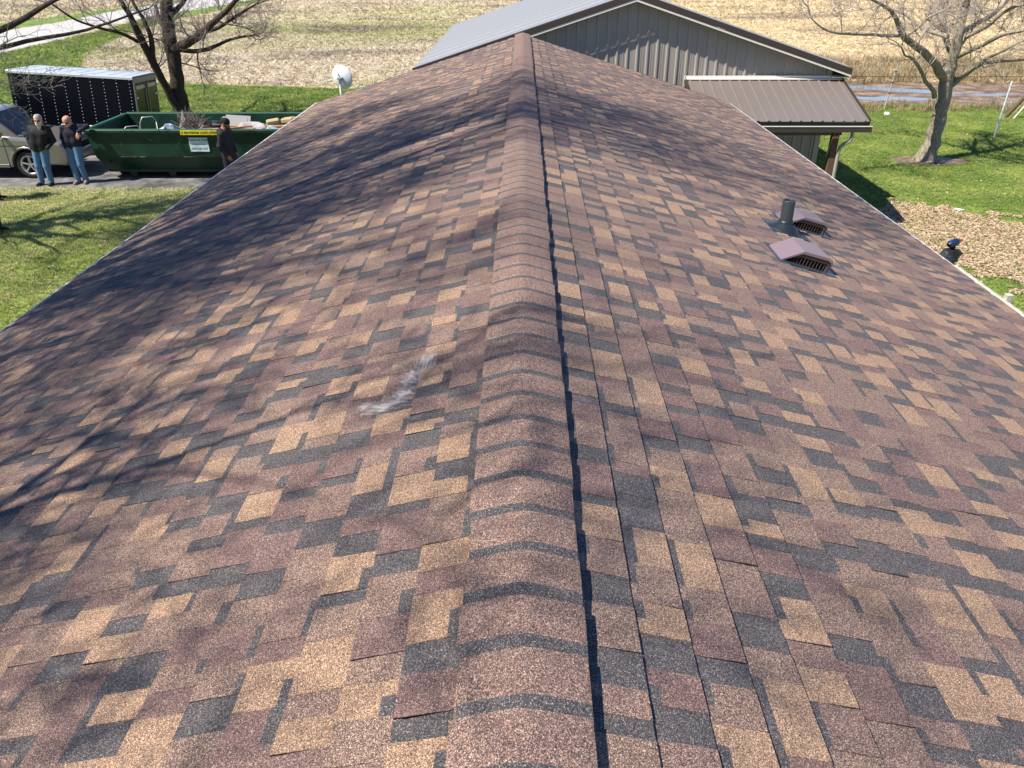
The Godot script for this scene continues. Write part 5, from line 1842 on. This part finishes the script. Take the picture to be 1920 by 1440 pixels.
# ---------------------------------------------------------------- grass, leaves, stubble
func tuft(blades: int, tall: float, spread: float, wide: float, sd: int) -> ArrayMesh:
	var g := RandomNumberGenerator.new()
	g.seed = sd
	var st := S()
	flat(st)
	for k in blades:
		var t := g.randf() * TAU
		var b := Vector3(cos(t), 0, sin(t)) * spread * g.randf() * 0.6
		var lean := Vector3(cos(t + g.randfn(0, 0.5)), 0, sin(t + g.randfn(0, 0.5))) * spread * g.randf_range(0.4, 1.2)
		var h := tall * g.randf_range(0.6, 1.1)
		var s := Vector3(-sin(t), 0, cos(t)) * wide
		var mid := b + lean * 0.4 + Vector3(0, h * 0.65, 0)
		tri(st, b - s, mid + s * 0.7, b + s)
		tri(st, b - s, mid - s * 0.7, mid + s * 0.7)
		tri(st, mid - s * 0.7, b + lean + Vector3(0, h, 0), mid + s * 0.7)
	st.generate_normals()
	var me := st.commit()
	me.surface_set_material(0, M.blade)
	return me

func leaf(sd: int) -> ArrayMesh:
	var g := RandomNumberGenerator.new()
	g.seed = sd
	var st := S()
	flat(st)
	var rim: Array = []
	for k in 10:
		var t := TAU * k / 10.0
		var r := (0.034 if k % 2 == 0 else 0.02) * g.randf_range(0.8, 1.2)
		rim.append(Vector3(cos(t) * r, 0.012 * g.randf_range(-0.4, 1.3), sin(t) * r * 0.8))
	for k in 10: tri(st, Vector3(0, 0.003, 0), rim[(k + 1) % 10], rim[k])
	st.generate_normals()
	var me := st.commit()
	me.surface_set_material(0, M.leafy)
	return me

func scatter(called: String, me: Mesh, area: Array, n: int, keep: Callable, colour: Callable, size: Vector2, y: float, tip: float, label: String, category: String) -> void:
	var xf: Array = []
	var cols: Array = []
	for i in n:
		var p := Vector2(R.randf_range(area[0], area[1]), R.randf_range(area[2], area[3]))
		if not keep.call(p): continue
		var s := R.randf_range(size.x, size.y)
		var b := Basis(Vector3.UP, R.randf() * TAU)
		if tip > 0.0: b = Basis(Vector3(R.randfn(0, 1), 0.01, R.randfn(0, 1)).normalized(), R.randfn(0, tip)) * b
		xf.append(Transform3D(b.scaled(Vector3.ONE * s), Vector3(p.x, y, p.y)))
		cols.append(colour.call(p))
	copies(called, me, xf, cols, label, category)

func ground_cover() -> void:
	var lawn := PackedVector2Array(LAWN)
	var on_lawn := func(p: Vector2) -> bool:
		if p.y < -19.9 and p.y > -27.5 and p.x < -4.1: return false
		if absf(p.x) < 3.8 and p.y > -16.2: return false
		if p.x > -2.1 and p.x < 6.9 and p.y < -18.1 and p.y > -30: return false
		if Vector2((p.x - 11.9) / 1.1, (p.y + 22.9) / 0.6).length() < 1.0: return false
		if p.y > -31.0 and p.x > -31.0: return true
		return inside(p, lawn)
	var green := func(p: Vector2) -> Color:
		var n := wob.get_noise_2d(p.x * 5, p.y * 5)
		var v := R.randf_range(0.75, 1.3)
		var c := Color(0.15, 0.225, 0.036)
		if p.x < -4 and p.y > -20.5:
			var dry := clampf((-p.y - 11.5) / 8.0, 0.0, 1.0) * 0.75 + n * 0.7 + R.randfn(0, 0.15)
			c = Color(0.26, 0.30, 0.06).lerp(Color(0.54, 0.49, 0.24), clampf(dry, 0, 1))
			if p.y < -19.3: c = c.lerp(Color(0.56, 0.49, 0.33), 0.65)
		else:
			c = c.lerp(Color(0.32, 0.36, 0.08), clampf(n * 1.4 + 0.2 + R.randfn(0, 0.2), 0, 1))
			if R.randf() < 0.05: c = Color(0.36, 0.33, 0.16)
		return c * v
	var t1 := tuft(9, 0.055, 0.05, 0.0028, 1)
	var t2 := tuft(7, 0.075, 0.09, 0.005, 2)
	scatter("lawn_grass", t1, [-15.5, -4.1, -20.1, -7.0], 62000, on_lawn, green, Vector2(0.7, 1.3), 0.003, 0.15, "short yellowing lawn grass between the house and the driveway", "grass")
	scatter("lawn_grass", t1, [7.4, 21, -32.4, -11.5], 120000, on_lawn, green, Vector2(0.7, 1.3), 0.003, 0.15, "bright green lawn grass around the mulched tree", "grass")
	scatter("lawn_grass", t2, [-18, -3, -38.6, -27.4], 50000, on_lawn, green, Vector2(0.8, 1.5), 0.003, 0.15, "green grass strip between the dumpster and the field", "grass")
	scatter("lawn_grass", t2, [-36, -18, -82, -27], 60000, on_lawn, green, Vector2(1.0, 2.2), 0.003, 0.15, "green grass verge beside the pale road", "grass")
	# dry tall grass near the ditch
	var t3 := tuft(16, 0.42, 0.26, 0.008, 3)
	var straw := func(_p: Vector2) -> Color: return Color(0.42, 0.33, 0.18).lerp(Color(0.22, 0.17, 0.10), R.randf()) * R.randf_range(0.8, 1.2)
	scatter("dry_grass", t3, [12.5, 26, -32.6, -30.6], 700, func(p: Vector2) -> bool: return wob.get_noise_2d(p.x * 9, p.y * 9) > 0.0, straw, Vector2(0.5, 1.0), 0.0, 0.3, "tufts of dry grass along the fence posts", "dry grass")
	scatter("dry_grass", t3, [7, 40, -47, -38.2], 5200, func(p: Vector2) -> bool: return wob.get_noise_2d(p.x * 5, p.y * 5) > -0.12, straw, Vector2(0.6, 1.5), 0.0, 0.4, "tall dry grass on the bank across the ditch", "dry grass")
	# stubble and straw over the fields
	var t4 := tuft(7, 0.07, 0.15, 0.014, 4)
	var chaff := func(p: Vector2) -> Color:
		var c := Color(0.66, 0.57, 0.43).lerp(Color(0.32, 0.26, 0.19), R.randf() * R.randf())
		if p.x > 4: c = Color(0.74, 0.61, 0.40).lerp(Color(0.38, 0.29, 0.18), R.randf() * R.randf())
		var n2 := wob.get_noise_2d(p.x * 0.16 + 90, p.y * 0.3)
		var n := wob.get_noise_2d(p.x * 0.45, p.y * 0.9)
		c = c.lerp(Color(0.34, 0.37, 0.12), clampf(n2 * 2.2 + 0.1, 0, 1) * (0.7 if p.x < 6 else 0.1))
		c = c.lerp(Color(0.20, 0.17, 0.145), clampf(n * 1.9 - 0.1, 0, 0.7))
		return c * R.randf_range(0.75, 1.15)
	var off_lawn := func(p: Vector2) -> bool: return not inside(p, lawn) and not (p.x < -31 and p.x > -45) and not (p.x > 8 and p.y > -38.8)
	scatter("corn_stubble", t4, [-32, 2, -75, -36], 70000, off_lawn, chaff, Vector2(0.5, 1.2), 0.0, 0.5, "pale corn stubble littering the field behind the dumpster", "stubble")
	scatter("corn_stubble", t4, [2, 46, -85, -38], 50000, off_lawn, chaff, Vector2(0.5, 1.2), 0.0, 0.5, "golden straw stubble in the field beyond the ditch", "stubble")
	scatter("corn_stubble", t4, [-70, 60, -125, -75], 30000, off_lawn, chaff, Vector2(1.0, 2.2), 0.0, 0.5, "stubble on the far part of the field", "stubble")
	# fallen leaves
	var brown := func(_p: Vector2) -> Color: return Color(0.34, 0.22, 0.135).lerp(Color(0.62, 0.47, 0.32), R.randf()) * R.randf_range(0.6, 1.15)
	var litter := PackedVector2Array([Vector2(8.2, -18.2), Vector2(9.4, -18.6), Vector2(10.4, -17.6), Vector2(12.2, -16.6), Vector2(15, -15.6), Vector2(15, -11), Vector2(11, -11.4), Vector2(9.3, -12.6), Vector2(8.1, -14.5), Vector2(7.4, -16)])
	scatter("fallen_leaves", leaf(1), [7.2, 15, -19.0, -11], 80000, func(p: Vector2) -> bool: return inside(p + Vector2(wob.get_noise_2d(p.x * 12, p.y * 12), wob.get_noise_2d(p.x * 12, p.y * 12 + 50)) * 0.9, litter), brown, Vector2(0.65, 1.25), 0.034, 0.35, "thick brown leaf litter piled beside the wooden railing", "leaves")
	scatter("fallen_leaves", leaf(2), [7.4, 20, -30, -12], 1500, on_lawn, brown, Vector2(0.6, 1.1), 0.05, 0.5, "scattered brown leaves on the green lawn", "leaves")
	scatter("fallen_leaves", leaf(3), [-13, -4.2, -16.5, -8], 2600, func(p: Vector2) -> bool: return on_lawn.call(p) and wob.get_noise_2d(p.x * 8 + 40, p.y * 8) > -0.05 + (-p.y - 12) * 0.06, brown, Vector2(0.6, 1.1), 0.05, 0.5, "brown leaves scattered on the lawn near the house wall", "leaves")

const LEFT_TREE := [
	[-12.18,-0.04,-28.8,0.366,-12.14,0.33,-28.8,0.287,-12.17,0.91,-28.8,0.255,-12.14,1.79,-28.8,0.223,-12.1,2.47,-28.8,0.23,-12.1,3.14,-28.9,0.201,-12.05,3.87,-29.0,0.189,-11.95,4.74,-29.1,0.16,-11.54,5.66,-29.0,0.105,-11.19,6.55,-28.8,0.043],
	[-12.2,0.31,-28.6,0.162,-12.34,0.86,-28.5,0.141,-12.46,1.54,-28.3,0.129,-12.56,2.18,-28.1,0.126,-12.62,2.82,-27.8,0.124,-12.67,3.48,-27.5,0.095,-12.74,4.03,-27.2,0.076,-12.79,4.79,-26.8,0.041],
	[-12.54,2.18,-28.1,0.108,-12.34,2.81,-27.9,0.08,-12.31,3.42,-27.6,0.061,-12.49,3.94,-27.5,0.051,-12.53,4.63,-27.3,0.025],
	[-12.12,2.39,-28.8,0.166,-11.36,2.66,-28.3,0.144,-10.59,3.03,-27.8,0.123,-9.83,3.45,-27.2,0.094,-9.16,3.87,-26.8,0.075,-8.29,4.51,-26.4,0.041],
	[-11.79,2.41,-28.8,0.083,-11.44,2.32,-29.3,0.075,-10.99,2.42,-29.7,0.066,-10.48,2.63,-30.1,0.048,-9.89,2.72,-30.6,0.029],
	[-11.92,3.47,-28.8,0.09,-11.8,3.73,-29.4,0.082,-11.67,4.03,-30.0,0.065,-11.31,4.71,-30.8,0.038],
	[-10.59,3.03,-27.8,0.07,-10.0,3.19,-27.8,0.061,-9.34,3.54,-27.7,0.043,-8.56,3.9,-27.5,0.026],
	[-12.77,2.77,-27.8,0.062,-13.0,3.08,-27.2,0.052,-13.35,3.28,-26.6,0.042,-13.72,3.56,-26.0,0.033,-13.95,4.01,-25.4,0.024],
	[-12.18,2.79,-29.0,0.083,-12.83,3.22,-30.0,0.066,-13.22,3.78,-30.8,0.057,-13.86,4.51,-31.8,0.029],
	[-12.07,3.79,-29.0,0.09,-11.2,4.46,-28.0,0.069,-10.15,5.22,-27.0,0.041,-9.46,5.77,-26.3,0.024],
	[-11.96,4.43,-29.0,0.08,-12.6,5.05,-29.8,0.063,-13.42,5.69,-30.8,0.037],
]
const RIGHT_TREE := [
	[11.87,-0.1,-23.0,0.378,11.91,0.23,-23.0,0.258,11.92,0.7,-23.0,0.209,11.93,1.36,-23.0,0.183,11.92,1.97,-23.0,0.196,11.92,2.43,-23.0,0.164,11.93,2.91,-23.0,0.147,11.9,3.45,-23.0,0.131,11.93,4.03,-23.1,0.123,11.93,4.73,-23.2,0.107,11.63,5.48,-23.1,0.063,11.51,6.19,-23.0,0.027],
	[11.85,2.22,-23.0,0.127,11.34,2.67,-22.7,0.11,10.83,2.98,-22.4,0.1,10.3,3.24,-22.1,0.084,9.88,3.49,-21.9,0.076,9.6,3.78,-21.7,0.061,9.23,4.07,-21.4,0.047,8.61,4.31,-21.0,0.033,7.89,4.58,-20.6,0.019],
	[9.86,3.47,-21.9,0.049,9.36,3.47,-21.7,0.041,8.85,3.52,-21.5,0.034,8.19,3.56,-21.2,0.034,7.71,3.61,-21.0,0.027,7.36,3.74,-20.9,0.02,7.01,3.96,-20.7,0.013],
	[11.64,3.34,-23.0,0.066,11.48,3.39,-23.4,0.059,11.24,3.5,-23.8,0.053,11.01,3.72,-24.1,0.045,10.77,3.87,-24.4,0.038,10.47,4.0,-24.9,0.023],
	[11.93,2.92,-23.2,0.082,11.88,3.24,-23.6,0.075,11.87,3.65,-23.9,0.068,11.77,4.18,-24.2,0.053,11.62,4.83,-24.5,0.03],
	[12.03,2.85,-23.0,0.081,12.14,3.02,-22.6,0.065,12.3,3.26,-22.2,0.057,12.44,3.51,-21.7,0.048,12.66,3.65,-21.2,0.033,12.95,3.88,-20.6,0.019],
	[12.09,2.08,-23.0,0.068,12.58,2.32,-23.3,0.053,13.12,2.53,-23.7,0.046,13.75,2.59,-24.0,0.039,14.81,2.58,-24.5,0.032,15.69,2.7,-25.0,0.016],
	[12.15,2.21,-23.1,0.06,12.17,2.49,-22.5,0.051,12.3,2.89,-22.0,0.042,12.38,3.09,-21.6,0.035,12.55,3.35,-21.2,0.02],
	[12.0,3.45,-23.0,0.073,12.58,3.61,-23.5,0.067,13.23,3.81,-24.0,0.06,13.79,4.09,-24.5,0.046,14.31,4.55,-25.0,0.031],
	[12.14,3.32,-23.0,0.058,12.29,3.63,-22.4,0.049,12.39,3.97,-22.0,0.041,12.46,4.16,-21.6,0.034,12.67,4.27,-21.0,0.02],
	[11.6,1.79,-22.85,0.068,11.36,2.03,-22.6,0.059,10.96,2.29,-22.3,0.051,10.71,2.55,-22.1,0.043,10.41,2.79,-21.9,0.042,10.15,2.95,-21.7,0.035,9.93,3.01,-21.6,0.028,9.7,3.23,-21.4,0.02],
	[11.89,4.1,-23.1,0.086,11.81,4.51,-22.5,0.069,11.7,5.01,-21.8,0.047,11.49,5.57,-21.0,0.025],
	[11.84,4.48,-23.1,0.078,11.59,4.98,-23.6,0.058,11.42,5.61,-24.2,0.036],
]
